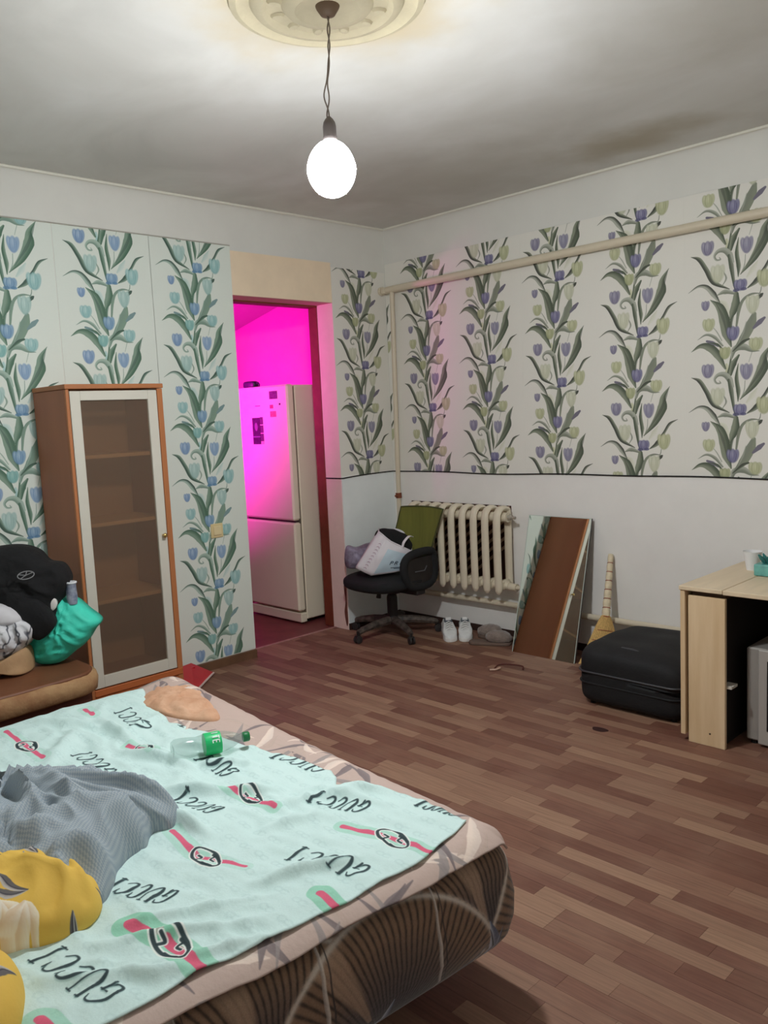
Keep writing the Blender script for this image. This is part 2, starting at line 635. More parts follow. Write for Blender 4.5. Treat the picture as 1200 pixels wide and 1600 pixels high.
# ------------------------------------------------------------ materials
m_plaster = mat('plaster_white', (224, 224, 218), 0.9, var=0.035, scale=2.2, bump=0.12, bscale=18)
m_plaster_tan = mat('plaster_tan', (242, 222, 194), 0.9, var=0.04, scale=5, bump=0.15, bscale=30)
m_plaster_jamb = mat('plaster_jamb', (244, 222, 212), 0.85, var=0.04, scale=6, bump=0.2, bscale=26)
m_bead = mat('bead_white', (226, 224, 212), 0.8, var=0.02)
m_panel_cool = mat('panel_cool', (238, 244, 244), 0.55, var=0.03, scale=5, bump=0.04, bscale=40)
m_panel_warm = mat('panel_warm', (238, 236, 232), 0.6, var=0.025, scale=4, bump=0.04, bscale=40)
m_pipe = mat('pipe_cream', (216, 205, 182), 0.4, var=0.03, scale=9, bump=0.05)
m_rad = mat('radiator_cream', (222, 212, 190), 0.35, var=0.03, scale=9, bump=0.05)
m_black = mat('black_cord', (18, 17, 18), 0.6)
m_frame_brown = mat('frame_redbrown', (126, 62, 42), 0.6, var=0.15, scale=9, bump=0.15)
m_skirt = mat('skirting_brown', (108, 78, 56), 0.65, var=0.15, scale=10, bump=0.1)
m_ground_dark = mat('floor_underlay', (44, 30, 26), 0.9)


def ceiling_mat():
    m = bpy.data.materials.new('ceiling_plaster_stained')
    m.use_nodes = True
    nt = m.node_tree
    p = nt.nodes['Principled BSDF']
    p.inputs['Roughness'].default_value = 0.92
    p.inputs['Specular IOR Level'].default_value = 0.2
    tc = nt.nodes.new('ShaderNodeTexCoord')
    mp = nt.nodes.new('ShaderNodeMapping')
    mp.inputs['Scale'].default_value = (1.0, 1.5, 1.0)
    mp.inputs['Rotation'].default_value = (0, 0, 0.6)
    nt.links.new(tc.outputs['Object'], mp.inputs['Vector'])
    n = nt.nodes.new('ShaderNodeTexNoise')
    n.inputs['Scale'].default_value = 1.25
    n.inputs['Detail'].default_value = 5
    n.inputs['Roughness'].default_value = 0.55
    n.inputs['Distortion'].default_value = 0.5
    nt.links.new(mp.outputs['Vector'], n.inputs['Vector'])
    cr = nt.nodes.new('ShaderNodeValToRGB')
    e = cr.color_ramp.elements
    e[0].position = 0.30
    e[0].color = srgb(200, 199, 194)
    e[1].position = 0.72
    e[1].color = srgb(222, 222, 219)
    k = cr.color_ramp.elements.new(0.5)
    k.color = srgb(211, 210, 205)
    nt.links.new(n.outputs['Fac'], cr.inputs['Fac'])
    last = cr.outputs['Color']
    # damp stains with a place of their own: (x, y, radius x, radius y, colour, strength)
    for (sx, sy, rx, ry, col, st) in ((2.10, -0.40, 0.42, 0.20, (168, 158, 134), 0.7), (1.10, -0.75, 0.7, 0.45, (184, 181, 170), 0.5),
                                      (2.22, -2.40, 0.42, 0.42, (204, 186, 146), 0.85), (3.3, -1.3, 0.8, 0.5, (194, 190, 178), 0.5)):
        mp2 = nt.nodes.new('ShaderNodeMapping')
        mp2.vector_type = 'POINT'
        mp2.inputs['Location'].default_value = (-sx / rx, -sy / ry, 0)
        mp2.inputs['Scale'].default_value = (1 / rx, 1 / ry, 0)
        nt.links.new(tc.outputs['Object'], mp2.inputs['Vector'])
        vm = nt.nodes.new('ShaderNodeVectorMath')
        vm.operation = 'LENGTH'
        nt.links.new(mp2.outputs['Vector'], vm.inputs[0])
        n3 = nt.nodes.new('ShaderNodeTexNoise')
        n3.inputs['Scale'].default_value = 4
        n3.inputs['Detail'].default_value = 5
        nt.links.new(tc.outputs['Object'], n3.inputs['Vector'])
        ad = nt.nodes.new('ShaderNodeMath')
        ad.operation = 'MULTIPLY_ADD'
        nt.links.new(n3.outputs['Fac'], ad.inputs[0])
        ad.inputs[1].default_value = 1.4
        nt.links.new(vm.outputs['Value'], ad.inputs[2])
        mr = nt.nodes.new('ShaderNodeMapRange')
        mr.interpolation_type = 'SMOOTHSTEP'
        nt.links.new(ad.outputs[0], mr.inputs['Value'])
        mr.inputs['From Min'].default_value = 2.1
        mr.inputs['From Max'].default_value = 0.9
        mr.inputs['To Min'].default_value = 0
        mr.inputs['To Max'].default_value = st
        mx = nt.nodes.new('ShaderNodeMix')
        mx.data_type = 'RGBA'
        nt.links.new(mr.outputs['Result'], mx.inputs['Factor'])
        nt.links.new(last, mx.inputs['A'])
        mx.inputs['B'].default_value = srgb(*col)
        last = mx.outputs['Result']
    nt.links.new(last, p.inputs['Base Color'])
    n2 = nt.nodes.new('ShaderNodeTexNoise')
    n2.inputs['Scale'].default_value = 9
    n2.inputs['Detail'].default_value = 5
    nt.links.new(tc.outputs['Object'], n2.inputs['Vector'])
    b = nt.nodes.new('ShaderNodeBump')
    b.inputs['Strength'].default_value = 0.10
    b.inputs['Distance'].default_value = 0.015
    nt.links.new(n2.outputs['Fac'], b.inputs['Height'])
    nt.links.new(b.outputs['Normal'], p.inputs['Normal'])
    return m


m_ceiling = ceiling_mat()

# ------------------------------------------------------------ room shell
RX, RY = 4.95, -4.95          # far sides of the room, behind the camera
H = 2.70
DY0, DY1, DZ = -1.285, -0.50, 2.20   # doorway in the left wall
WT = 0.155
ZW, ZB = 2.484, 1.050

wl = struct(MB().box(-WT, 0, RY, DY0, -0.02, 2.75).box(-WT, 0, DY0, DY1, DZ, 2.75).box(-WT, 0, DY1, 0.0, -0.02, 2.75).build('wall_left', m_plaster))
wr = struct(MB().box(-WT, RX + 0.1, 0, 0.12, -0.02, 2.75).build('wall_right', m_plaster))
m_plb = mat('plaster_bright', (238, 238, 234), 0.9)
wb = struct(MB().box(-WT, RX + 0.1, RY - 0.1, RY, -0.02, 2.75).build('wall_back', m_plb))
wf = struct(MB().box(RX, RX + 0.1, RY, 0.0, -0.02, 2.75).build('wall_front', m_plb))
ce = struct(MB().box(-0.1, RX + 0.1, RY - 0.1, 0.1, H, H + 0.08).build('ceiling', m_ceiling))


def strip(parent, y_or_x, c, z0, z1, phase_z, m, wall, w=0.522, lo=None, hi=None, off=0.0):
    """one length of wallpaper; phase_z is the height of a round tulip"""
    a, b = c - w / 2 + 0.0006, c + w / 2 - 0.0006
    if lo is not None:
        a = max(a, lo)
    if hi is not None:
        b = min(b, hi)
    t = 0.0022 + off
    n = 2
    vs, uv, fs = [], [], []
    for k, zz in enumerate((z0, z1)):
        for s in (a, b):
            u = (s - (c - 0.261)) / 0.522
            v = (zz - phase_z) / 0.61
            for d in (0.0, t):
                vs.append((d, s, zz) if wall == 'L' else (s, -d, zz))
                uv.append((u, v))
    # index: k*4 + s*2 + d
    fs = [(1, 3, 7, 5), (0, 1, 5, 4), (2, 3, 7, 6), (4, 5, 7, 6), (0, 1, 3, 2)]
    o = MB().add(vs, fs, uv).build('wallpaper_strip', m, parent)
    return o


# left wall strips (blue tulips), stripe centres measured along the wall
strip(wl, 0, -2.61, 0.0, ZW - 0.004, 1.763, m_wp_blue, 'L')
for k in range(1, 5):
    strip(wl, 0, -2.61 - 0.524 * k, 0.0, ZW, 1.7 + 0.17 * k, m_wp_blue, 'L')
strip(wl, 0, -2.078, 0.09, ZW, 1.825, m_wp_blue, 'L', w=0.536)
strip(wl, 0, -1.548, 0.055, ZW - 0.006, 1.318, m_wp_blue, 'L', hi=DY0 + 0.001, w=0.53)
strip(wl, 0, -0.26, ZB, 2.428, 1.392, m_wp_violet, 'L', lo=DY1, hi=-0.004)
# right wall strips (violet tulips)
strip(wr, 0, 0.37 - 0.522, ZB, ZW, 1.5, m_wp_violet, 'R', lo=0.004, off=0.0003)
for ik, (c, ph) in enumerate(((0.37, 1.693), (0.881, 1.362), (1.390, 1.798), (1.905, 1.426), (2.428, 1.60), (2.95, 1.25), (3.47, 1.7), (3.99, 1.4), (4.51, 1.6))):
    strip(wr, 0, c, ZB, ZW, ph, m_wp_violet, 'R', w=0.54, off=0.0006 * (ik % 2))

# lower wall panels
pn = MB().box(0, 0.007, DY1 + 0.001, -0.0075, 0.045, ZB).build('wall_panel', m_panel_cool, wl)
# right wall panel with the radiator cut-out: x 0.20..1.135, z 0.33..0.875
NX0, NX1, NZ0, NZ1 = 0.17, 1.035, 0.345, 0.849
MB().box(0.0075, NX0, -0.007, 0, 0.045, ZB).box(NX1, 4.9, -0.007, 0, 0.045, ZB).box(NX0, NX1, -0.007, 0, 0.045, NZ0).box(NX0, NX1, -0.007, 0, NZ1, ZB).build('wall_panel', m_panel_warm, wr)
m_niche = mat('niche_dark_brown', (72, 44, 32), 0.85, var=0.2, scale=12)
nb = MB().box(NX0, NX1, -0.002, 0, NZ0, NZ1).build('niche_backing', m_niche, wr)
m_slant = mat('niche_strip', (176, 150, 128), 0.7, var=0.12, scale=14)
for i in range(-6, 11):       # slanting pale strips behind the radiator
    z = 0.33 + i * 0.056
    p0, p1 = [NX0 + 0.004, z], [NX1 - 0.004, z + 0.62]
    k = (p1[1] - p0[1]) / (p1[0] - p0[0])
    a, b = list(p0), list(p1)
    if a[1] < NZ0:
        a = [a[0] + (NZ0 - a[1]) / k, NZ0]
    if b[1] > NZ1 - 0.02:
        b = [b[0] - (b[1] - NZ1 + 0.02) / k, NZ1 - 0.02]
    if b[0] - a[0] < 0.04:
        continue
    w = 0.021
    vs = [(a[0], -0.0025, a[1]), (b[0], -0.0025, b[1]), (b[0], -0.0025, b[1] + w), (a[0], -0.0025, a[1] + w)]
    vs += [(x, -0.009, zz) for x, _, zz in vs]
    MB().add(vs, [(0, 1, 2, 3), (4, 5, 6, 7), (0, 1, 5, 4), (1, 2, 6, 5), (2, 3, 7, 6), (3, 0, 4, 7)]).build('slant_strip', m_slant, wr)

# tan plaster over the door, recess edge of the wallpaper
MB().box(0, 0.0015, DY0 + 0.001, DY1 - 0.001, DZ, 2.455).build('plaster_patch', m_plaster_tan, wl)
MB().box(-WT + 0.001, -0.0005, DY1 - 0.0015, DY1, 0.0, DZ).build('jamb_plaster', m_plaster_jamb, wl)
MB().box(-WT + 0.001, -0.0005, DY0, DY1, DZ - 0.002, DZ).build('lintel_plaster', mat('plaster_lintel', (214, 180, 166), 0.85, var=0.06, scale=8), wl)
# torn paint at the jamb foot
tp = smoothcurve([(-0.02, 0.03), (-0.035, 0.12), (-0.02, 0.2), (-0.03, 0.3), (-0.012, 0.36), (-0.004, 0.3), (-0.008, 0.2), (-0.003, 0.1), (-0.006, 0.04)], 5, True)
MB().prism([(p[0], p[1]) for p in tp], Matrix(((1, 0, 0, 0), (0, 0, -1, DY1 - 0.0015), (0, 1, 0, 0), (0, 0, 0, 1))), 0.001).build('peeled_patch', mat('peeled', (118, 74, 62), 0.9, var=0.2, scale=30), wl)

# door frame of the kitchen side
fr = MB().bbox(-0.245, -WT, DY1 - 0.004, DY1 + 0.07, 0, DZ + 0.02, 0.003).bbox(-0.245, -WT, DY0 - 0.07, DY1 + 0.07, DZ - 0.012, DZ + 0.06, 0.003).bbox(-0.245, -WT, DY0 - 0.07, DY0 + 0.004, 0, DZ + 0.02, 0.003)
struct(fr.build('door_1', m_frame_brown), 'reddish brown painted door frame at the kitchen side of the opening')

# coves and beads
for nm, ax in (('trim_1', 'L'), ('trim_2', 'R'), ('trim_3', 'B'), ('trim_4', 'F')):
    mb = MB()
    prof = []
    for k in range(9):
        a = k / 8 * PI / 2
        prof.append((0.085 * (1 - math.cos(a)) + 0.002, ZW + 0.002 + (H - 0.001 - ZW - 0.002) * math.sin(a)))
    prof += [(0.0, H - 0.001)]
    if ax == 'L':
        e0, e1 = [(d, RY, z) for d, z in prof], [(d, -0.0 - 0, z) for d, z in prof]
    elif ax == 'R':
        e0, e1 = [(0, -d, z) for d, z in prof], [(RX, -d, z) for d, z in prof]
    elif ax == 'B':
        e0, e1 = [(0, RY + d, z) for d, z in prof], [(RX, RY + d, z) for d, z in prof]
    else:
        e0, e1 = [(RX - d, RY, z) for d, z in prof], [(RX - d, 0, z) for d, z in prof]
    n = len(prof)
    mb.add(e0 + e1, [(i, (i + 1) % n, n + (i + 1) % n, n + i) for i in range(n)])
    o = struct(mb.build(nm, m_plaster, smooth=True), 'plaster cove between wall and ceiling')
    off = 0.088
    zz = H - 0.004
    pa, pb = {'L': ((off, RY, zz), (off, -off, zz)), 'R': ((off, -off, zz), (RX, -off, zz)), 'B': ((0, RY + off, zz), (RX, RY + off, zz)), 'F': ((RX - off, RY, zz), (RX - off, 0, zz))}[ax]
    MB().tube([pa, pb], 0.009, 8).build('bead', m_bead, o, smooth=True)

# torn upper edge of the wallpaper, left wall: a loose, uneven lip
pts = [(0.004, y, ZW + 0.004 * noise.noise(Vector((y * 3, 0, 0))) - 0.003) for y in np.linspace(-4.9, DY0, 50)]
MB().tube(pts, 0.0035, 6).build('paper_edge', mat('paper_edge', (178, 176, 166), 0.8, var=0.08, scale=20), wl, smooth=True)

# black cord along the top of the panels
bc = [(x, -0.011, ZB + 0.003 + 0.006 * math.sin(x * 5.1) * math.sin(x * 1.7)) for x in np.linspace(0.012, 4.9, 90)]
struct(MB().tube(bc, 0.0042, 6).build('trim_5', m_black, smooth=True), 'thin black cord along the top of the wall panel')
bc = [(0.011, y, ZB + 0.004 - 0.012 * ((-y - 0.1) / 0.4) ** 2) for y in np.linspace(-0.012, DY1 + 0.004, 20)] + [(x, DY1 - 0.005, ZB - 0.008) for x in np.linspace(0.0, -WT + 0.006, 6)]
struct(MB().tube(bc, 0.0042, 6).build('trim_6', m_black, smooth=True), 'thin black cord between doorway and corner')

# skirting
struct(MB().box(0.0, 0.02, -1.99, DY0 - 0.002, 0.0, 0.05).build('baseboard_left', m_skirt), 'worn brown skirting under the blue wallpaper')
struct(MB().box(0.0, 0.012, DY1 + 0.002, -0.013, 0.0, 0.045).box(0.0, 4.9, -0.012, 0.0, 0.0, 0.045).build('baseboard_right', mat('skirting_dark', (58, 36, 30), 0.8)), 'dark gap and skirting under the wall panels')

# ------------------------------------------------------------ floor of narrow strips
TONES = [(112, 74, 60), (124, 86, 70), (134, 98, 80), (142, 108, 88), (152, 118, 96), (118, 80, 66)]


def plank_mat(i, c):
    m = bpy.data.materials.new('floor_strip_%d' % i)
    m.use_nodes = True
    nt = m.node_tree
    p = nt.nodes['Principled BSDF']
    p.inputs['Specular IOR Level'].default_value = 0.35
    tc = nt.nodes.new('ShaderNodeTexCoord')
    mp = nt.nodes.new('ShaderNodeMapping')
    mp.inputs['Scale'].default_value = (3, 60, 1)
    nt.links.new(tc.outputs['Object'], mp.inputs['Vector'])
    n = nt.nodes.new('ShaderNodeTexNoise')
    n.inputs['Scale'].default_value = 2.2
    n.inputs['Detail'].default_value = 6
    n.inputs['Distortion'].default_value = 0.6
    nt.links.new(mp.outputs['Vector'], n.inputs['Vector'])
    cr = nt.nodes.new('ShaderNodeValToRGB')
    l = srgb(*c)
    cr.color_ramp.elements[0].position = 0.3
    cr.color_ramp.elements[0].color = tuple(x * 0.80 for x in l[:3]) + (1,)
    cr.color_ramp.elements[1].position = 0.72
    cr.color_ramp.elements[1].color = tuple(x * 1.15 for x in l[:3]) + (1,)
    nt.links.new(n.outputs['Fac'], cr.inputs['Fac'])
    # scuffs and dust
    n2 = nt.nodes.new('ShaderNodeTexNoise')
    n2.inputs['Scale'].default_value = 5
    n2.inputs['Detail'].default_value = 8
    nt.links.new(tc.outputs['Object'], n2.inputs['Vector'])
    mr = nt.nodes.new('ShaderNodeMapRange')
    nt.links.new(n2.outputs['Fac'], mr.inputs['Value'])
    mr.inputs['From Min'].default_value = 0.45
    mr.inputs['From Max'].default_value = 0.8
    mr.inputs['To Max'].default_value = 0.3
    mx = nt.nodes.new('ShaderNodeMix')
    mx.data_type = 'RGBA'
    nt.links.new(mr.outputs['Result'], mx.inputs['Factor'])
    nt.links.new(cr.outputs['Color'], mx.inputs['A'])
    mx.inputs['B'].default_value = srgb(158, 128, 108)
    nt.links.new(mx.outputs['Result'], p.inputs['Base Color'])
    mr2 = nt.nodes.new('ShaderNodeMapRange')
    nt.links.new(n2.outputs['Fac'], mr2.inputs['Value'])
    mr2.inputs['To Min'].default_value = 0.45
    mr2.inputs['To Max'].default_value = 0.7
    nt.links.new(mr2.outputs['Result'], p.inputs['Roughness'])
    return m


pm = [plank_mat(i, c) for i, c in enumerate(TONES)]
fl = struct(MB().box(-WT, RX, RY, 0, -0.03, -0.0012).build('floor', m_ground_dark))


def to_px(x, y, z=0.0):
    d = Vector((x, y, z)) - CAMP
    w = d.dot(_f)
    return (600 + F_PX * d.dot(R2) / w, 800 - F_PX * d.dot(U2) / w, w)


ROWW = 0.0605
rows = int(-RY / ROWW) + 1
planks = []
prev = 0
for r in range(rows):
    y1 = -r * ROWW
    y0 = max(y1 - ROWW, RY)
    x = -WT - random.random() * 0.4
    while x < RX:
        L = random.choice((0.22, 0.3, 0.36, 0.4, 0.42, 0.5))
        t = random.choices(range(6), (3, 3, 3, 2, 1.2, 3))[0]
        if t == prev:
            t = (t + 2) % 6
        prev = t
        a, b = max(x, -0.137 if y0 > DY0 and y1 < DY1 + 0.07 else 0.0), min(x + L, RX)
        x += L
        if b - a < 0.01:
            continue
        planks.append((a, b, y0, y1, t))


def plank_rank(p):
    cx, cy = (p[0] + p[1]) / 2, (p[2] + p[3]) / 2
    u, v, w = to_px(cx, cy)
    if w < 0.3 or not (-60 < u < 1260 and -50 < v < 1690):
        return -1
    if cx < 3.0 and cx > 1.2 and cy < -2.75:
        return -1          # under the bed
    return 1 / w ** 2 * (p[1] - p[0])


ranked = sorted(planks, key=plank_rank, reverse=True)
G = 0.00035
for (a, b, y0, y1, t) in ranked[:299]:
    MB().box(a + G, b - G, y0 + G, y1 - G, -0.006, 0).build('plank', pm[t], fl)
mb = MB()
for (a, b, y0, y1, t) in ranked[299:]:
    mb.box(a + G, b - G, y0 + G, y1 - G, -0.006, 0, mi=t)
tag(mb.build('planks', pm, fl), kind='stuff')
# dark burn mark
st = [(2.262 + 0.038 * math.cos(a) * (1 + 0.12 * math.sin(3 * a)), -1.035 + 0.026 * math.sin(a) * (1 + 0.1 * math.cos(2 * a))) for a in np.linspace(0, 2 * PI, 28, endpoint=False)]
MB().prism(st, Matrix.Identity(4), 0.0006).build('burn_mark', mat('burn', (50, 22, 20), 0.7), fl)
struct(MB().box(-0.15, -0.128, DY0, DY1, 0.0, 0.004).build('trim_7', mat('threshold', (176, 136, 128), 0.5, var=0.2, scale=30)), 'thin pale threshold strip in the kitchen doorway')

# ------------------------------------------------------------ kitchen beyond the doorway
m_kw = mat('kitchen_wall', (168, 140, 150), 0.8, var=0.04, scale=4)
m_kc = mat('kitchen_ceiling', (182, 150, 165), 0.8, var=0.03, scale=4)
KX = -3.0
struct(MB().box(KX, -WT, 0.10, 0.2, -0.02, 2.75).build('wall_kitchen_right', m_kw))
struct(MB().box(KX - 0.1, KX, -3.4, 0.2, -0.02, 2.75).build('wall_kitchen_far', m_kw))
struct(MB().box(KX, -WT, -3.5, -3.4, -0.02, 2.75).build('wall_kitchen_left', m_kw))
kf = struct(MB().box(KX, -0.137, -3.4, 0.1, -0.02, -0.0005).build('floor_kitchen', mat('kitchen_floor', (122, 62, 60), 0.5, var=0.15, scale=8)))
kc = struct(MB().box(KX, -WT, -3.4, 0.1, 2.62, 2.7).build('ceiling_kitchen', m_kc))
for k in range(9):      # boards of the sloping annex ceiling, running down the slope
    ya, yb_ = 0.098 - 0.385 * k, 0.098 - 0.385 * (k + 1) + 0.006
    vs = [(-0.26, ya, 2.60), (-0.26, yb_, 2.60), (KX + 0.002, yb_, 2.02), (KX + 0.002, ya, 2.02)]
    vs += [(x, y, z + 0.012) for x, y, z in vs]
    MB().add(vs, [(0, 1, 2, 3), (4, 5, 6, 7), (0, 1, 5, 4), (1, 2, 6, 5), (2, 3, 7, 6), (3, 0, 4, 7)]).build('ceiling_board', m_kc, kc)

# ------------------------------------------------------------ ceiling rose, wire and bulb
HX, HY = 2.215, -2.425
m_rose = mat('rose_plaster', (198, 188, 160), 0.9, var=0.08, scale=7, bump=0.3, bscale=22)
prof = [(0.30, H + 0.001), (0.295, H - 0.010), (0.275, H - 0.016), (0.262, H - 0.006), (0.235, H - 0.006), (0.225, H - 0.020), (0.200, H - 0.026), (0.185, H - 0.012), (0.14, H - 0.012),
        (0.128, H - 0.026), (0.10, H - 0.030), (0.085, H - 0.016), (0.05, H - 0.014), (0.02, H - 0.014)]
MB().lathe(prof, (HX, HY, 0), 64).build('ceiling_rose', m_rose, ce, smooth=True)
for k in range(12):
    a = 2 * PI * k / 12
    M = Matrix.Translation((HX + 0.162 * math.cos(a), HY + 0.162 * math.sin(a), H - 0.013)) @ Matrix.Rotation(a, 4, 'Z') @ Matrix.Diagonal((1.3, 0.9, 0.5, 1))
    mbx = MB()
    mbx.lathe([(0.001, -0.022), (0.014, -0.016), (0.019, 0)], n=8, M=M)
    mbx.build('ornament', m_rose, ce, smooth=True)

lamp = thing('pendant_bulb', 'bare glowing bulb hanging from twisted wire under the ceiling rose', 'light bulb', (HX, HY, H))
m_sock = mat('socket_grey', (96, 88, 86), 0.5, var=0.05)
m_wire = mat('wire_grey', (120, 108, 98), 0.6)
m_bulb = bpy.data.materials.new('bulb_glow')
m_bulb.use_nodes = True
_nt = m_bulb.node_tree
_nt.nodes.remove(_nt.nodes['Principled BSDF'])
_em = _nt.nodes.new('ShaderNodeEmission')
_em.inputs[0].default_value = (0.96, 0.985, 1.0, 1)
_em.inputs[1].default_value = BULB_POWER
_nt.links.new(_em.outputs[0], _nt.nodes['Material Output'].inputs[0])
BD = 0.009
w1, w2 = [], []
for k in range(41):
    t = k / 40
    z = H - 0.02 - t * (H - 0.02 - 2.365)
    tw = t * 2 * PI * 3.2
    bow = 0.011 * math.exp(-((t - 0.74) / 0.13) ** 2)
    r = 0.0028 + 0.001 * math.sin(t * 9)
    w1.append((HX - BD * t + r * math.cos(tw) + 0.004 * math.sin(t * 5) - bow * 0.7, HY - BD * t + r * math.sin(tw) - bow * 0.72, z))
    w2.append((HX - BD * t - r * math.cos(tw) + 0.004 * math.sin(t * 5), HY - BD * t - r * math.sin(tw), z))
MB().tube(w1, 0.0022, 6).build('wire', m_wire, lamp, smooth=True)
MB().tube(w2, 0.0022, 6).build('wire', m_wire, lamp, smooth=True)
MB().lathe([(0.006, H - 0.045), (0.022, H - 0.04), (0.034, H - 0.022), (0.038, H - 0.012)], (HX, HY, 0), 20).build('ceiling_cup', mat('cup_brown', (104, 84, 66), 0.6), lamp, smooth=True)
MB().lathe([(0.021, 2.298), (0.0225, 2.305), (0.0205, 2.31), (0.0205, 2.338), (0.018, 2.35), (0.012, 2.36), (0.005, 2.367)], (HX - BD, HY - BD, 0), 24).build('socket', m_sock, lamp, smooth=True)
m_base = bpy.data.materials.new('bulb_diffuser_base')
m_base.use_nodes = True
_nt = m_base.node_tree
_nt.nodes.remove(_nt.nodes['Principled BSDF'])
_em = _nt.nodes.new('ShaderNodeEmission')
_em.inputs[0].default_value = (0.96, 0.985, 1.0, 1)
_em.inputs[1].default_value = BULB_POWER * 0.05
_nt.links.new(_em.outputs[0], _nt.nodes['Material Output'].inputs[0])
bp = []
for k in range(21):
    a = k / 20 * PI
    zc = -math.cos(a)
    rr = 0.076 * (math.sin(a) ** 0.9) * (1 - 0.10 * zc if zc > 0 else 1 - 0.04 * (-zc))
    bp.append((max(rr, 0.001), 2.213 + 0.085 * zc))
MB().lathe(bp[:12], (HX - BD, HY - BD, 0), 32).build('bulb', m_bulb, lamp, smooth='all')
MB().lathe(bp[11:], (HX - BD, HY - BD, 0), 32).build('bulb_neck', m_base, lamp, smooth='all')

# ------------------------------------------------------------ heating pipes
pt = MB()
pt.tube([(0.03, -0.052, 2.300), (1.5, -0.052, 2.313), (4.9, -0.052, 2.328)], 0.0235, 14)
tag(pt.build('heating_pipe', m_pipe, smooth=True), 'cream heating pipe running high along the violet tulip wallpaper', 'pipe')
rs = thing('riser_pipe', 'cream vertical heating pipe standing in the room corner', 'pipe', (0.085, -0.052, 0.24))
MB().tube([(0.115, -0.052, 2.285), (0.10, -0.052, 1.4), (0.085, -0.052, 0.25)], 0.0165, 12).build('riser', m_pipe, rs, smooth=True)
MB().tube([(0.045, -0.052, 2.32), (0.045, -0.052, 2.28)], 0.026, 12).tube([(0.006, -0.052, 2.30), (0.029, -0.052, 2.30)], 0.029, 12).build('tee_fitting', m_pipe, rs, smooth=True)
MB().tube([(0.0935, -0.052, 0.868), (0.0925, -0.052, 0.905)], 0.0215, 10).tube([(0.0935, -0.07, 0.885), (0.0935, -0.085, 0.885)], 0.008, 8).build('rusty_joint', mat('rust', (124, 66, 44), 0.8, var=0.25, scale=60), rs, smooth=True)
lp = MB()
lp.tube([(0.03, -0.06, 0.222), (1.2, -0.06, 0.228), (4.9, -0.06, 0.236)], 0.0185, 12)
tag(lp.build('heating_pipe', m_pipe, smooth=True), 'low cream heating pipe along the foot of the panelled wall', 'pipe')

# ------------------------------------------------------------ radiator
rad = thing('radiator', 'cream cast iron column radiator on the wall behind the office chair', 'radiator', (0.66, -0.11, 0.30))


def section_mesh():
    mb = MB()
    yb, yf = -0.055, -0.165     # rear and front column
    zt, zb = 0.835, 0.345
    # front column (blade-like, pointed foot), rear column, top arch, hubs
    loop = []
    fr_ = [(yf, 0.31), (yf - 0.002, 0.36), (yf - 0.004, 0.6), (yf - 0.002, 0.775), (yf + 0.012, 0.822), (yf + 0.045, 0.843), (yb - 0.02, 0.839), (yb, 0.805), (yb, 0.6), (yb, 0.36)]
    pts = smoothcurve([(0, a, b) for a, b in fr_], 4)
    n = len(pts)
    rr = []
    for i in range(n):
        t = i / (n - 1)
        r = 0.0275
        if t < 0.12:
            r = 0.011 + 0.0165 * math.sin(t / 0.12 * PI / 2)
        rr.append(r)
    vs, fs = [], []
    m = 10
    for i in range(n):
        P = Vector(pts[i])
        T = (Vector(pts[min(i + 1, n - 1)]) - Vector(pts[max(i - 1, 0)])).normalized()
        A = Vector((1, 0, 0))
        B = A.cross(T).normalized()
        for k in range(m):
            an = 2 * PI * k / m
            vs.append(P + A * math.cos(an) * rr[i] * 0.98 + B * math.sin(an) * rr[i] * 0.62)
    for i in range(n - 1):
        for k in range(m):
            fs.append((i * m + k, i * m + (k + 1) % m, (i + 1) * m + (k + 1) % m, (i + 1) * m + k))
    fs.append(tuple(range(m)))
    fs.append(tuple((n - 1) * m + k for k in range(m)))
    mb.add(vs, fs)
    # web joining the columns and the hubs at top and bottom
    mb.tube([(-0.0455, -0.11, 0.790), (0.0455, -0.11, 0.790)], 0.030, 12)
    mb.tube([(-0.0455, -0.11, 0.36), (0.0455, -0.11, 0.36)], 0.027, 12)
    mb.bbox(-0.019, 0.019, -0.158, -0.06, 0.333, 0.395, 0.01)
    return mb


NSEC = 9
sec0 = None
for i in range(NSEC):
    cx = 0.300 + i * 0.0925
    if sec0 is None:
        mb = section_mesh()
        mb.v = [(v[0] + cx, v[1], v[2]) for v in mb.v]
        sec0 = mb.build('section', m_rad, rad, smooth=True)
    else:
        s = sec0.copy()
        COL.objects.link(s)
        s.parent = rad
        s.location = (i * 0.0925, 0, 0)
MB().tube([(1.085, -0.11, 0.355), (1.14, -0.11, 0.355)], 0.024, 12).tube([(1.14, -0.11, 0.355), (1.5, -0.11, 0.345)], 0.014, 10).build('outlet_pipe', m_pipe, rad, smooth=True)
MB().tube([(1.085, -0.11, 0.79), (1.115, -0.11, 0.79)], 0.016, 8).tube([(1.10, -0.11, 0.79), (1.14, -0.11, 0.79)], 0.010, 6).tube([(1.105, -0.11, 0.775), (1.105, -0.11, 0.815)], 0.006, 6).build('air_valve', mat('valve_metal', (186, 180, 168), 0.35, 0.5), rad, smooth=True)
for bx in (0.345, 0.90):
    MB().box(bx - 0.008, bx + 0.008, -0.10, -0.003, 0.745, 0.765).build('bracket', m_rad, rad)

# ------------------------------------------------------------ light switch
sw = thing('light_switch', 'cream square light switch on the blue tulip wallpaper by the doorway', 'switch', (0.003, -1.508, 0.82))
MB().bbox(0.0022, 0.010, -1.550, -1.466, 0.778, 0.862, 0.003).build('plate', mat('switch_cream', (226, 208, 158), 0.35), sw)
MB().bbox(0.010, 0.016, -1.535, -1.481, 0.793, 0.847, 0.003).build('rocker', mat('switch_rocker', (232, 216, 170), 0.3), sw)

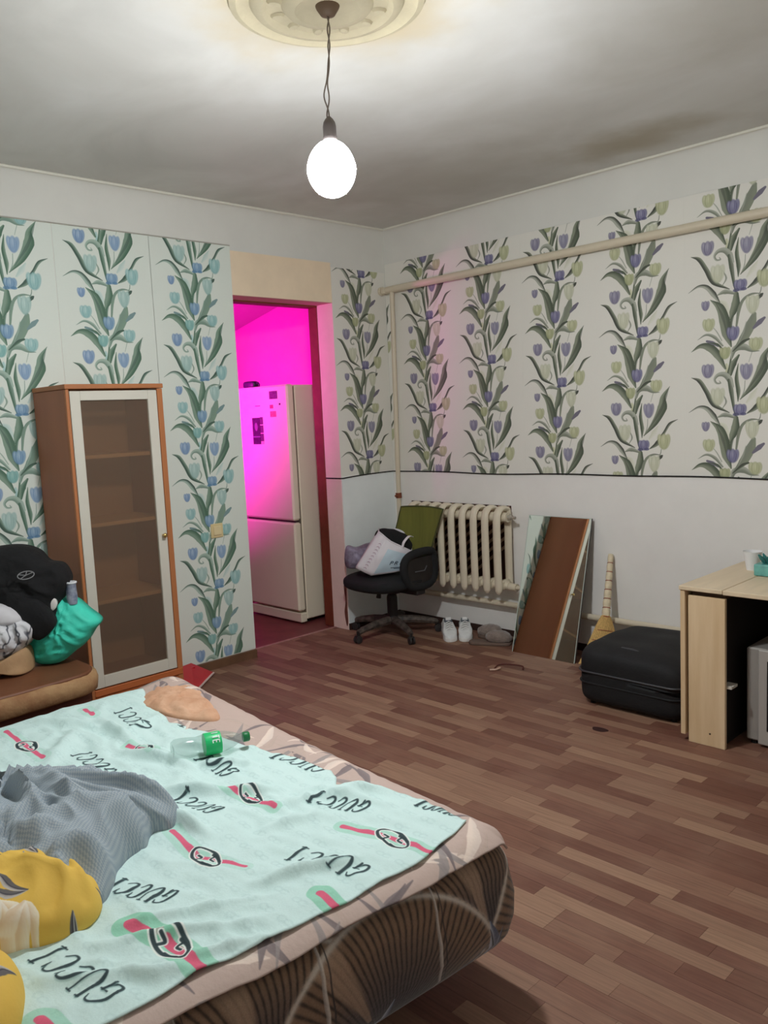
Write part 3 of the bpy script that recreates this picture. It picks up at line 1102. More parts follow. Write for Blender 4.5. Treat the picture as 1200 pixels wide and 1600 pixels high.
# ------------------------------------------------------------ cabinet
cb = thing('display_cabinet', 'tall brown cabinet with pale framed glass door against the left wall', 'cabinet', (0.19, -2.265, 0))
m_cab = mat('cabinet_brown', (164, 104, 74), 0.5, var=0.10, scale=3, stretch=(1, 1, 0.15), spec=0.4)
m_cabe = mat('cabinet_edge', (176, 112, 70), 0.45, var=0.08, scale=4, stretch=(1, 1, 0.2))
m_plinth = mat('cabinet_plinth', (186, 104, 58), 0.45, var=0.10, scale=4, stretch=(1, 0.3, 1))
Y0, Y1, XF, XB = -2.520, -2.017, 0.36, 0.012
MB().bbox(XB, XF, Y0, Y0 + 0.018, 0.0, 1.638, 0.001).build('side_panel', m_cab, cb)
MB().bbox(XB, XF, Y1 - 0.018, Y1, 0.0, 1.638, 0.001).build('side_panel', m_cab, cb)
MB().bbox(XF, XF + 0.020, Y0, Y0 + 0.016, 0.0, 1.638, 0.002).bbox(XF, XF + 0.020, Y1 - 0.03, Y1, 0.0, 1.638, 0.002).build('edge_strip', m_cabe, cb)
MB().bbox(XB, XF + 0.024, Y0 - 0.004, Y1 + 0.004, 1.640, 1.662, 0.002).build('top_board', m_cabe, cb)
MB().bbox(XB, XB + 0.006, Y0 + 0.018, Y1 - 0.018, 0.1, 1.638, 0.001).build('back_board', mat('cabinet_back', (196, 160, 126), 0.7), cb)
m_shelf = mat('cabinet_shelf', (232, 196, 156), 0.5)
for z in (1.316, 0.985, 0.604):
    MB().bbox(XB + 0.007, XF - 0.004, Y0 + 0.019, Y1 - 0.019, z - 0.009, z + 0.009, 0.001).build('shelf', m_shelf, cb)
MB().bbox(XB + 0.007, XF, Y0 + 0.019, Y1 - 0.019, 0.18, 0.20, 0.001).build('bottom_board', m_cab, cb)
MB().bbox(XF - 0.01, XF + 0.016, Y0 + 0.018, Y1 - 0.002, 0.0, 0.150, 0.002).build('plinth', m_plinth, cb)
MB().bbox(XF - 0.01, XF + 0.024, Y0 + 0.014, Y1 - 0.002, 0.152, 0.186, 0.003).build('plinth_rail', m_plinth, cb)
m_fr = mat('door_frame_pale', (208, 204, 192), 0.4, var=0.02, scale=4)
D0, D1, Z0, Z1 = Y0 + 0.018, Y1 - 0.034, 0.192, 1.630
dr = MB().bbox(XF + 0.002, XF + 0.022, D0, D0 + 0.05, Z0, Z1, 0.002).bbox(XF + 0.002, XF + 0.022, D1 - 0.05, D1, Z0, Z1, 0.002).bbox(XF + 0.002, XF + 0.022, D0 + 0.05, D1 - 0.05, Z0, Z0 + 0.058, 0.002).bbox(XF + 0.002, XF + 0.022, D0 + 0.05, D1 - 0.05, Z1 - 0.045, Z1, 0.002).build('door', m_fr, cb)
m_glass = bpy.data.materials.new('smoky_glass')
m_glass.use_nodes = True
_nt = m_glass.node_tree
_p = _nt.nodes['Principled BSDF']
_p.inputs['Base Color'].default_value = srgb(150, 132, 116)
_p.inputs['Roughness'].default_value = 0.35
_tr = _nt.nodes.new('ShaderNodeBsdfTransparent')
_tr.inputs[0].default_value = (0.80, 0.72, 0.64, 1)
_mx = _nt.nodes.new('ShaderNodeMixShader')
_mx.inputs[0].default_value = 0.26
_nt.links.new(_tr.outputs[0], _mx.inputs[1])
_nt.links.new(_p.outputs[0], _mx.inputs[2])
_nt.links.new(_mx.outputs[0], _nt.nodes['Material Output'].inputs[0])
MB().box(XF + 0.008, XF + 0.012, D0 + 0.048, D1 - 0.048, Z0 + 0.055, Z1 - 0.042).build('glass_pane', m_glass, dr)
MB().lathe([(0.006, 0), (0.006, 0.012), (0.011, 0.018), (0.012, 0.024), (0.007, 0.03), (0.001, 0.031)], (XF + 0.022, D1 - 0.025, 0.895), 14, Matrix.Rotation(PI / 2, 4, 'Y')).build('knob', mat('brass', (190, 160, 100), 0.3, 0.8), dr, smooth=True)

# ------------------------------------------------------------ fridge in the kitchen
fg = thing('fridge', 'white two-door fridge freezer standing in the magenta lit kitchen', 'fridge', (-0.69, -0.3, 0))
m_fg = mat('fridge_white', (246, 240, 216), 0.4, var=0.015, scale=3)
FX0, FX1, FY0, FY1 = -0.985, -0.388, -0.545, -0.02
MB().bbox(FX0, FX1, FY0, FY1, 0.03, 1.690, 0.006).build('body', m_fg, fg)
MB().box(FX0 + 0.01, FX1 - 0.01, FY0 - 0.008, FY0, 0.05, 1.68).build('door_seal', mat('seal_grey', (120, 110, 95), 0.7), fg)
u = MB().bbox(FX0, FX1, -0.615, -0.552, 0.745, 1.695, 0.012).build('door', m_fg, fg, bevel=0.0)
l = MB().bbox(FX0, FX1, -0.615, -0.552, 0.095, 0.728, 0.012).build('door', m_fg, fg)
MB().bbox(FX0, FX1, -0.600, -0.545, 0.012, 0.080, 0.006).build('kick_plate', m_fg, fg)
MB().box(FX0 + 0.02, FX1 - 0.02, -0.59, -0.56, 0.729, 0.744).build('grip_recess', mat('recess_dark', (70, 50, 55), 0.8), fg)
for fx in (FX0 + 0.05, FX1 - 0.05):
    for fy in (-0.5, -0.08):
        MB().lathe([(0.016, 0), (0.016, 0.012), (0.01, 0.012), (0.01, 0.03)], (fx, fy, 0), 10).build('foot', m_black, fg)
# picture magnets: dark poster, two small ones, prints (on the door face, y = -0.615)
m_post = mat('poster_dark', (46, 34, 66), 0.5, var=0.5, scale=40)
m_post2 = mat('poster_violet', (84, 58, 96), 0.5, var=0.4, scale=60)
m_pale = mat('paper_pale', (210, 190, 190), 0.6)


def magnet(x0, x1, z0, z1, m, label, t=0.002):
    tag(MB().box(x0, x1, -0.6155 - t, -0.6155, z0, z1).build('fridge_magnet', m), label, 'magnet', 'magnets on the fridge door')


mg = thing('fridge_poster', 'dark picture sheet stuck on the upper fridge door', 'poster', (-0.82, -0.617, 1.28))
MB().box(-0.805, -0.715, -0.6175, -0.6155, 1.285, 1.475).build('picture', m_post, mg)
MB().box(-0.712, -0.678, -0.6175, -0.6155, 1.425, 1.478).box(-0.712, -0.678, -0.6175, -0.6155, 1.365, 1.42).box(-0.712, -0.678, -0.6175, -0.6155, 1.305, 1.36).build('side_pictures', m_post2, mg)
MB().box(-0.712, -0.678, -0.6173, -0.6155, 1.285, 1.302).build('caption', m_pale, mg)
pp = Matrix(((1, 0, 0, -0.76), (0, 0, -1, -0.6175), (0, 1, 0, 1.41), (0, 0, 0, 1)))
MB().prism([(0.018 * math.cos(a), 0.03 * math.sin(a)) for a in np.linspace(0, 2 * PI, 12, endpoint=False)], pp, 0.0008).build('figure', mat('poster_figure', (120, 100, 140), 0.6), mg)
MB().box(-0.802, -0.718, -0.6183, -0.6175, 1.335, 1.342).build('line', mat('poster_line', (128, 112, 160), 0.6), mg)
magnet(-0.585, -0.495, 1.60, 1.655, m_post2, 'small violet picture magnet at the top of the fridge door')
magnet(-0.480, -0.465, 1.555, 1.568, m_post, 'tiny dark round magnet near the fridge door edge')
magnet(-0.585, -0.550, 1.535, 1.56, mat('magnet_red', (190, 90, 110), 0.5, var=0.3, scale=60), 'small reddish square magnet below the violet picture magnet')
magnet(-0.585, -0.520, 1.475, 1.515, mat('magnet_rose', (206, 120, 130), 0.5, var=0.3, scale=60), 'rose coloured card on the fridge door beside the dark poster')
magnet(-0.76, -0.70, 1.555, 1.562, mat('badge_grey', (150, 110, 130), 0.5), 'short maker badge line on the fridge door', 0.001)
o = thing('tape_dispenser', 'small dark object lying on top of the fridge', 'object', (-0.9, -0.5, 1.695))
superbox(-0.985, -0.845, -0.56, -0.50, 1.6905, 1.745, 4, 6).build('body', m_post, o, smooth='all')
MB().tube([(-0.845, -0.53, 1.725), (-0.825, -0.53, 1.73), (-0.81, -0.53, 1.715), (-0.815, -0.53, 1.698)], 0.006, 6).build('hook', m_post, o, smooth=True)

# ------------------------------------------------------------ mirror
mr_ = thing('mirror', 'frameless rectangular mirror leaning against the wall beside the radiator', 'mirror', (1.42, -0.26, 0))
A = Vector((1.206, -0.268, 0.0))
Bv = A + Vector((math.cos(math.radians(0.7)), math.sin(math.radians(0.7)), 0)) * 0.431
Ux = (Bv - A).normalized()
topL = A + Vector((0, 0.216, 0.806))
Vx = (topL - A)
ML = Vx.length
Vx = (Vx - Ux * Vx.dot(Ux)).normalized()
Nx = Ux.cross(Vx).normalized()
if Nx.y > 0:
    Nx = -Nx
MW = 0.431
Mm = Matrix(((Ux.x, Vx.x, Nx.x, A.x), (Ux.y, Vx.y, Nx.y, A.y), (Ux.z, Vx.z, Nx.z, A.z), (0, 0, 0, 1)))
m_mir = mat('mirror_silver', (232, 238, 234), 0.015, 1.0)
MB().prism([(0, 0), (MW, 0), (MW, ML), (0, ML)], Mm @ Matrix.Translation((0, 0, -0.012)), 0.009).build('backing', mat('mirror_back', (88, 84, 82), 0.7), mr_)
MB().prism([(0.001, 0.001), (MW - 0.001, 0.001), (MW - 0.001, ML - 0.001), (0.001, ML - 0.001)], Mm @ Matrix.Translation((0, 0, -0.003)), 0.004).build('mirror_glass', m_mir, mr_)
e = 0.0035
m_gl = mat('glass_edge', (196, 206, 198), 0.3)
MB().prism([(0, 0), (e, 0), (e, ML), (0, ML)], Mm @ Matrix.Translation((0, 0, 0.001)), 0.0012).prism([(MW - e, 0), (MW, 0), (MW, ML), (MW - e, ML)], Mm @ Matrix.Translation((0, 0, 0.001)), 0.0012).prism([(0, ML - e), (MW, ML - e), (MW, ML), (0, ML)], Mm @ Matrix.Translation((0, 0, 0.001)), 0.0012).build('glass_edge', m_gl, mr_)

# ------------------------------------------------------------ broom
br = thing('broom', 'short straw broom with banded handle leaning behind the black suitcase', 'broom', (1.77, -0.25, 0))
b0, b1 = Vector((1.815, -0.27, 0.0)), Vector((1.743, -0.03, 0.605))
bd = (b1 - b0).normalized()
m_straw = mat('straw', (206, 168, 104), 0.8, var=0.25, scale=8, stretch=(30, 30, 2), bump=0.3, bscale=50)
m_hand = mat('broom_handle', (222, 208, 178), 0.7, var=0.12, scale=30, bump=0.3, bscale=70)
m_cord = mat('broom_cord', (150, 70, 60), 0.8)
sx = Vector((0.70, 0.714, 0)) * 1.0
sx = (sx - bd * sx.dot(bd)).normalized()
sn = bd.cross(sx).normalized()
# handle: seven bulging bands between cords
tt = np.linspace(0.45, 1.0, 8)
for i in range(7):
    t0, t1 = tt[i], tt[i + 1]
    mbh = MB()
    pts, rr = [], []
    for k in range(7):
        q = k / 6
        pts.append(b0 + (b1 - b0) * (t0 + (t1 - t0) * q))
        rr.append((0.0235 - 0.009 * (t0 - 0.42) / 0.58) * (0.86 + 0.16 * math.sin(q * PI)))
    mbh.tube(pts, rr, 12)
    mbh.build('handle_band', m_hand, br, smooth=True)
for i in range(7):
    c = b0 + (b1 - b0) * tt[i]
    r = (0.0225 - 0.009 * (tt[i] - 0.42) / 0.58)
    ring = [c + sx * r * math.cos(a) + sn * r * math.sin(a) for a in np.linspace(0, 2 * PI, 16, endpoint=False)]
    MB().tube(ring, 0.0022, 6, closed=True).build('cord', m_cord, br, smooth=True)
# fan
vs, fs = [], []
NU = 26
for k in range(11):
    t = k / 10
    c = b0 + (b1 - b0) * (0.46 * (1 - t) + 0.004 * t)
    hw = 0.024 + 0.10 * t ** 0.85
    th = 0.02 - 0.008 * t
    for i in range(NU):
        a = 2 * PI * i / NU
        j = 0.0025 * (i % 2) * (0.3 + t)
        vs.append(c + sx * math.cos(a) * (hw + j) + sn * math.sin(a) * (th + j) * (1 if k < 10 else 0.9) - bd * (0.006 * ((i * 7) % 5) / 5 if k == 10 else 0))
for k in range(10):
    for i in range(NU):
        fs.append((k * NU + i, k * NU + (i + 1) % NU, (k + 1) * NU + (i + 1) % NU, (k + 1) * NU + i))
fs.append(tuple(range(NU)))
fs.append(tuple(10 * NU + i for i in range(NU)))
zmin = min(v.z for v in vs)
vs = [v - Vector((0, 0, zmin)) * max(0, 1 - v.z / 0.1) if v.z < 0.1 else v for v in vs]
MB().add(vs, fs).build('straw_fan', m_straw, br, smooth=True)
for hgt_, hw in ((0.33, 0.046), (0.24, 0.068)):
    c = b0 + (b1 - b0) * hgt_
    ring = [c + sx * (hw + 0.004) * math.cos(a) + sn * 0.022 * math.sin(a) for a in np.linspace(0, 2 * PI, 20, endpoint=False)]
    MB().tube(ring, 0.0018, 5, closed=True).build('stitching', m_cord, br, smooth=True)

# ------------------------------------------------------------ suitcase
sc_ = thing('suitcase', 'black soft suitcase lying flat on the floor between broom and table', 'suitcase', (2.26, -0.52, 0))
m_case = mat('suitcase_black', (22, 22, 24), 0.75, var=0.15, scale=20, bump=0.15, bscale=120)


def puff(q, h):
    k = q.z / h[2]
    if k > 0:
        q.z -= 0.028 * max(0, (q.x / h[0])) ** 2 + 0.02 * max(0, -q.y / h[1]) ** 2
        q.z += 0.008 * noise.noise(Vector((q.x * 6, q.y * 6, 0)))
    q.z += 0.006 * noise.noise(Vector((q.x * 4, q.y * 9, 3)))
    return q


superbox(1.985, 2.535, -0.80, -0.25, 0.006, 0.300, 7.5, 18, puff).build('shell', m_case, sc_, smooth='all')
m_zip = mat('zip_grey', (58, 58, 62), 0.45)


def rrect(x0, x1, y0, y1, z, r, n=6):
    out = []
    for cx, cy, a0 in ((x1 - r, y1 - r, 0), (x0 + r, y1 - r, 90), (x0 + r, y0 + r, 180), (x1 - r, y0 + r, 270)):
        for k in range(n + 1):
            a = math.radians(a0 + 90 * k / n)
            out.append((cx + r * math.cos(a), cy + r * math.sin(a), z))
    return out


MB().tube(rrect(1.9835, 2.5365, -0.8015, -0.2485, 0.17, 0.07), 0.005, 6, closed=True).build('zip', m_zip, sc_, smooth=True)
MB().tube(rrect(1.986, 2.534, -0.799, -0.251, 0.115, 0.07), 0.005, 6, closed=True).build('piping', m_case, sc_, smooth=True)
MB().tube([(2.17, -0.70, 0.272), (2.19, -0.705, 0.285), (2.25, -0.71, 0.288), (2.31, -0.715, 0.278), (2.33, -0.715, 0.262)], 0.009, 8).build('handle', m_zip, sc_, smooth=True)
MB().tube([(2.03, -0.62, 0.2915), (2.25, -0.66, 0.284), (2.45, -0.69, 0.262)], 0.0035, 6).build('top_zip', m_zip, sc_, smooth=True)
for fx, fy in ((2.05, -0.74), (2.47, -0.74), (2.05, -0.31), (2.47, -0.31)):
    MB().lathe([(0.014, 0), (0.014, 0.02)], (fx, fy, 0), 10).build('foot', m_black, sc_)

# ------------------------------------------------------------ folding table
tb = thing('folding_table', 'light oak drop-leaf table with one leaf raised at right', 'table', (2.72, -0.5, 0))
m_oak = mat('oak_light', (212, 182, 142), 0.5, var=0.12, scale=3.5, stretch=(5, 5, 0.5), col2=(226, 200, 164))
m_oakt = mat('oak_top', (216, 196, 166), 0.45, var=0.08, scale=4, stretch=(4, 0.6, 4))
m_gap = mat('table_gap', (74, 54, 40), 0.8)
MB().bbox(2.591, 2.612, -0.925, -0.12, 0.03, 0.662, 0.002).build('drop_leaf', m_oak, tb)
MB().bbox(2.623, 2.780, -0.918, -0.900, 0.0, 0.640, 0.0015).build('end_panel', m_oak, tb)
MB().bbox(2.623, 2.780, -0.14, -0.122, 0.0, 0.640, 0.0015).build('end_panel', m_oak, tb)
MB().box(2.633, 2.773, -0.895, -0.14, 0.635, 0.660).build('shaded_rail', m_gap, tb)  # rail coloured dark for the shadow in the gap under the top
MB().box(2.752, 2.758, -0.899, -0.141, 0.0, 0.634).build('shade_board', mat('shade_board_black', (30, 24, 22), 0.8), tb)  # added board, its black stands for the shade inside the table
MB().bbox(2.7585, 2.800, -0.899, -0.84, 0.258, 0.270, 0.001).build('shelf', mat('table_shelf', (206, 200, 190), 0.5), tb)
MB().bbox(2.588, 2.774, -0.932, -0.115, 0.662, 0.680, 0.002).build('top_board', m_oakt, tb)
MB().bbox(2.776, 3.538, -0.932, -0.115, 0.660, 0.679, 0.002).build('raised_leaf', m_oakt, tb)
MB().bbox(3.48, 3.50, -0.80, -0.3, 0.0, 0.659, 0.0015).build('gate_leg', m_oak, tb)
MB().lathe([(0.004, 0), (0.004, 0.0015)], (2.7165, -0.918, 0.055), 10, Matrix.Rotation(PI / 2, 4, 'X')).build('screw_cap', m_gap, tb)

bk = thing('shade_filler', 'black box added to darken the shaded space under the table top', 'box', (3.15, -0.25, 0))  # added black box with doors, keeps the shaded space under the table dark
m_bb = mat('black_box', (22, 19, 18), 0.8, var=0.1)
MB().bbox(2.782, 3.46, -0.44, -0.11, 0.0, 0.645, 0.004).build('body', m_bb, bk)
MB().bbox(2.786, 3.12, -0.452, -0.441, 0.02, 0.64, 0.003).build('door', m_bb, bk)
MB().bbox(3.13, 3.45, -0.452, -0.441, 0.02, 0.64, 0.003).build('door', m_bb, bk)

tv = thing('electric_oven', 'silver grey box oven with dark window on the floor under the table', 'oven', (3.1, -0.63, 0))
m_sil = mat('oven_silver', (166, 162, 156), 0.4, 0.25, var=0.03)
MB().bbox(2.814, 3.40, -0.785, -0.47, 0.018, 0.418, 0.006).build('body', m_sil, tv)
MB().bbox(2.868, 3.396, -0.802, -0.786, 0.012, 0.418, 0.004).build('front_frame', mat('oven_front', (184, 180, 174), 0.4, 0.25), tv)
MB().bbox(2.905, 3.25, -0.806, -0.802, 0.075, 0.375, 0.002).build('window', mat('oven_glass', (24, 24, 28), 0.15), tv)
MB().tube([(2.92, -0.83, 0.392), (3.23, -0.83, 0.392)], 0.007, 8).tube([(2.93, -0.802, 0.392), (2.93, -0.83, 0.392)], 0.005, 6).tube([(3.22, -0.802, 0.392), (3.22, -0.83, 0.392)], 0.005, 6).build('handle', m_sil, tv, smooth=True)
for z in (0.32, 0.22, 0.12):
    MB().lathe([(0.018, 0), (0.016, 0.018), (0.001, 0.018)], (3.32, -0.802, z), 14, Matrix.Rotation(PI / 2, 4, 'X')).build('knob', m_black, tv, smooth=True)
for fx in (2.84, 3.37):
    for fy in (-0.76, -0.50):
        MB().lathe([(0.014, 0), (0.014, 0.02)], (fx, fy, 0), 10).build('foot', m_black, tv)

# things on the table
m_teal = mat('teal_glass', (96, 168, 160), 0.12, var=0.2, scale=25, spec=0.8)
gd = thing('glass_dish', 'square turquoise glass dish at the right edge on the table', 'dish', (2.81, -0.53, 0.68))
MB().prism([(-0.05, -0.05), (0.05, -0.05), (0.05, 0.05), (-0.05, 0.05)], Matrix.Translation((2.81, -0.53, 0.680)), 0.052).build('bowl', m_teal, gd, bevel=0.006)
for k in range(8):
    a = 2 * PI * k / 8 + 0.2
    p0 = Vector((2.81 + 0.022 * math.cos(a), -0.53 + 0.022 * math.sin(a), 0.732))
    p1 = Vector((2.81 + 0.046 * math.cos(a), -0.53 + 0.046 * math.sin(a), 0.768))
    MB().tube([p0, (p0 + p1) / 2 + Vector((0, 0, 0.004)), p1], [0.006, 0.009, 0.003], 6).build('leaf', mat('teal_dark', (40, 110, 108), 0.3), gd, smooth=True)
pc = thing('paper_cup', 'white flared paper cup standing behind the turquoise dish', 'cup', (2.705, -0.45, 0.68))
vs, fs = [], []
n = 24
prof = [(0.026, 0.680), (0.030, 0.705), (0.036, 0.74), (0.042, 0.765), (0.0405, 0.765), (0.034, 0.74), (0.028, 0.705), (0.024, 0.683)]
MB().lathe(prof, (2.705, -0.45, 0), 24).build('cup_wall', mat('paper_white', (226, 226, 226), 0.7), pc, smooth=True)

# ------------------------------------------------------------ office chair
CX, CY = 0.330, -0.400
ch = thing('office_chair', 'black office chair with olive mesh back standing in the corner', 'chair', (CX, CY, 0))
m_chair = mat('chair_fabric', (26, 27, 29), 0.85, var=0.15, scale=30, bump=0.2, bscale=150)
m_cpl = mat('chair_plastic', (38, 34, 33), 0.55, var=0.2, scale=18)
m_ol = mat('olive_mesh', (116, 118, 52), 0.7, var=0.16, scale=5, stretch=(4, 4, 0.4), bump=0.25, bscale=160)
# seat: rounded cushion
zt = 0.428


def seatpuff(q, h):
    q.z += 0.012 * (q.y / h[1]) * (1 if q.y > 0 else 0.6) + 0.01 * (q.x / h[0]) ** 2
    return q


superbox(CX - 0.25, CX + 0.27, CY - 0.30, CY + 0.19, 0.322, zt, 3.0, 16, seatpuff).build('seat', m_chair, ch, smooth='all')
MB().bbox(CX - 0.11, CX + 0.11, CY - 0.10, CY + 0.12, 0.295, 0.335, 0.01).build('seat_plate', m_cpl, ch)
MB().tube([(CX - 0.03, CY - 0.03, 0.315), (CX - 0.055, CY - 0.06, 0.305), (CX - 0.06, CY - 0.065, 0.25)], [0.008, 0.014, 0.017], 8).build('height_lever', m_cpl, ch, smooth=True)
MB().lathe([(0.034, 0.10), (0.035, 0.25), (0.031, 0.268)], (CX, CY, 0), 18).build('column_cover', m_cpl, ch, smooth=True)
MB().lathe([(0.014, 0.24), (0.014, 0.30)], (CX, CY, 0), 14).build('gas_lift', mat('steel', (150, 150, 152), 0.25, 0.9), ch, smooth=True)
MB().lathe([(0.036, 0.075), (0.044, 0.085), (0.044, 0.115), (0.032, 0.13)], (CX, CY, 0), 18).build('hub', m_cpl, ch, smooth=True)
m_dust = mat('chair_leg_worn', (44, 38, 36), 0.6, col2=(104, 92, 84), scale=28)
base_a = math.atan2(-0.713 - CY, 0.303 - CX)
for k in range(5):
    a = base_a + k * 2 * PI / 5
    d = Vector((math.cos(a), math.sin(a), 0))
    c = Vector((CX, CY, 0))
    pts = [c + d * 0.03 + Vector((0, 0, 0.10)), c + d * 0.15 + Vector((0, 0, 0.095)), c + d * 0.25 + Vector((0, 0, 0.08)), c + d * 0.297 + Vector((0, 0, 0.068))]
    leg = MB().tube(pts, [0.030, 0.026, 0.022, 0.018], 8, sx=1.0).build('leg', m_dust, ch, smooth=True)
    w = c + d * 0.300
    s = Vector((-d.y, d.x, 0))
    cst = MB()
    for sg in (-1, 1):
        ax = w + s * 0.012 * sg
        M = Matrix.Translation(ax + s * (-0.007) + Vector((0, 0, 0.0255))) @ s.to_track_quat('Z', 'Y').to_matrix().to_4x4()
        cst.lathe([(0.018, 0), (0.025, 0.002), (0.025, 0.012), (0.018, 0.014)], n=16, M=M)
    cst.build('caster', mat('caster_dark', (52, 48, 48), 0.45), leg, smooth=True)
    MB().tube([w + Vector((0, 0, 0.042)), w + Vector((0, 0, 0.074))], 0.008, 8).bbox(w.x - 0.016, w.x + 0.016, w.y - 0.016, w.y + 0.016, 0.038, 0.052, 0.004).build('caster_fork', m_cpl, leg, smooth=True)
# backrest: curved olive mesh panel in a thin frame
bq = [(0.20, 0.835), (0.60, 0.828)]
vs, uvs, fs = [], [], []
NUb, NVb = 16, 14
BL = []
for j in range(NVb + 1):
    t = j / NVb
    zc = 0.50 + 0.340 * t
    xl = 0.165 + 0.12 * t
    xr = 0.545 + 0.115 * t ** 1.4
    yb = -0.262 + 0.03 * t + 0.03 * math.sin(t * PI) * 0.4
    row = []
    for i in range(NUb + 1):
        s = i / NUb
        x = xl + (xr - xl) * s
        y = yb + 0.035 * math.sin(s * PI) - 0.0
        row.append(Vector((x, y, zc - 0.006 * (2 * s - 1) ** 2 * (1 if t > 0.9 else 0))))
    BL.append(row)
for d in (0, 0.008):
    for row in BL:
        for p in row:
            vs.append((p.x, p.y + d, p.z))
n1 = (NUb + 1)
off = n1 * (NVb + 1)
for j in range(NVb):
    for i in range(NUb):
        a = j * n1 + i
        fs.append((a, a + 1, a + n1 + 1, a + n1))
        fs.append((off + a, off + a + 1, off + a + n1 + 1, off + a + n1))
for i in range(NUb):
    for b in (i, NVb * n1 + i):
        fs.append((b, b + 1, off + b + 1, off + b))
for j in range(NVb):
    for b in (j * n1, j * n1 + NUb):
        fs.append((b, b + n1, off + b + n1, off + b))
MB().add(vs, fs).build('backrest', m_ol, ch, smooth=True)
edge = [BL[0][i] for i in range(n1)] + [BL[j][NUb] for j in range(1, NVb + 1)] + [BL[NVb][i] for i in range(NUb - 1, -1, -1)] + [BL[j][0] for j in range(NVb - 1, 0, -1)]
MB().tube([(p.x, p.y + 0.004, p.z) for p in edge], 0.006, 6, closed=True).build('back_frame', mat('olive_frame', (70, 74, 40), 0.5), ch, smooth=True)
MB().tube([(CX + 0.02, CY + 0.10, 0.312), (CX + 0.03, CY + 0.20, 0.315), (CX + 0.035, -0.195, 0.42), (CX + 0.035, -0.20, 0.50), (CX + 0.04, -0.205, 0.56)], [0.018, 0.018, 0.018, 0.016, 0.012], 8, sx=1.6).build('back_post', m_cpl, ch, smooth=True)
# armrests: closed loop on each side
x = CX + 0.262
lp_ = [(x, -0.50, 0.375), (x, -0.545, 0.47), (x, -0.52, 0.545), (x, -0.42, 0.572), (x, -0.29, 0.568), (x, -0.262, 0.52), (x, -0.26, 0.42), (x, -0.30, 0.365), (x, -0.40, 0.352)]
lp_ = smoothcurve(lp_, 5, True)
MB().tube(lp_, 0.027, 10, closed=True, sx=0.9).build('armrest', m_chair, ch, smooth=True)
MB().bbox(x - 0.012, x + 0.006, -0.515, -0.275, 0.37, 0.545, 0.006).build('armrest_web', m_cpl, ch)
MB().tube([(x + 0.008, -0.45, 0.455), (x + 0.008, -0.36, 0.452), (x + 0.008, -0.34, 0.48)], 0.004, 6).build('armrest_rib', mat('rib_grey', (84, 84, 88), 0.5), ch, smooth=True)
MB().bbox(CX + 0.10, x + 0.01, -0.44, -0.36, 0.300, 0.335, 0.006).build('armrest_bracket', m_cpl, ch)

# ------------------------------------------------------------ white carrier bag on the seat, purple bundle behind
def vplane(P0):
    """vertical plane through P0, square to the room diagonal"""
    return dict(origin=(P0[0], P0[1], 0), U=Vector((0.70, 0.714, 0)).normalized(), V=(0, 0, 1), N=Vector((0.714, -0.70, 0)).normalized())


bg = thing('carrier_bag', 'white printed carrier bag stuffed with black cloth lying on the chair seat', 'bag', (0.45, -0.6, 0.46))
P = vplane((0.40, -0.57))
U, N = P['U'], P['N']
TL, BLc, BM, BR, TR = (0.010, 0.715), (-0.152, 0.490), (-0.055, 0.440), (0.165, 0.458), (0.215, 0.580)
m_bagw = mat('bag_white', (226, 222, 228), 0.5, var=0.03, scale=8, bump=0.1, bscale=14)
m_bagb = mat('bag_blue', (196, 216, 228), 0.5, var=0.06, scale=8)


def bagpt(s, t, d):
    """s across 0..1, t up 0..1 on the bag face, d outwards"""
    bot = np.array(BM) * (1 - s) + np.array(BR) * s if s >= 0 else None
    top = np.array((0.080, 0.655)) * (1 - s) + np.array(TR) * s
    if s < 0:
        k = -s
        bot = np.array(BM) * (1 - k) + np.array(BLc) * k
        top = np.array((0.080, 0.655)) * (1 - k) + np.array(TL) * k
    q = bot * (1 - t) + top * t
    bulge = 0.05 * math.sin(max(0, min(1, (s + 1) / 2)) * PI) * (0.6 + 0.4 * math.sin(t * PI))
    fold = -0.006 * noise.noise(Vector((s * 4, t * 5, 2)))
    return Vector(P['origin']) + U * q[0] + Vector((0, 0, q[1])) + N * (bulge + d + fold)


ss = np.linspace(-1, 1, 25)
ts = np.linspace(0, 1, 13)
mb = MB()
vs, fs = [], []
for side in (0, 1):
    for t in ts:
        for s in ss:
            p = bagpt(s, t, 0.0)
            if side:
                p = Vector(P['origin']) + (p - Vector(P['origin'])) - N * (0.11 + 0.05 * math.sin((s + 1) / 2 * PI)) * (0.55 + 0.45 * math.sin((s + 1) / 2 * PI)) + Vector((0, 0, 0.018 * t))
            vs.append(p)
w, o2 = len(ss), len(ss) * len(ts)
for j in range(len(ts) - 1):
    for i in range(w - 1):
        a = j * w + i
        fs.append((a, a + 1, a + w + 1, a + w))
        fs.append((o2 + a, o2 + a + 1, o2 + a + w + 1, o2 + a + w))
for j in range(len(ts) - 1):
    for b in (j * w, j * w + w - 1):
        fs.append((b, b + w, o2 + b + w, o2 + b))
for i in range(w - 1):
    fs.append((i, i + 1, o2 + i + 1, o2 + i))
mb.add(vs, fs)
mb.build('bag_wall', m_bagw, bg, smooth='all')
# pale blue printed field on the front gusset
vs, fs = [], []
ss2 = np.linspace(0.05, 0.97, 12)
for t in np.linspace(0.06, 0.80, 8):
    for s in ss2:
        vs.append(bagpt(s, t, 0.0015))
fs = [(j * 12 + i, j * 12 + i + 1, (j + 1) * 12 + i + 1, (j + 1) * 12 + i) for j in range(7) for i in range(11)]
MB().add(vs, fs).build('printed_field', m_bagb, bg, smooth='all')

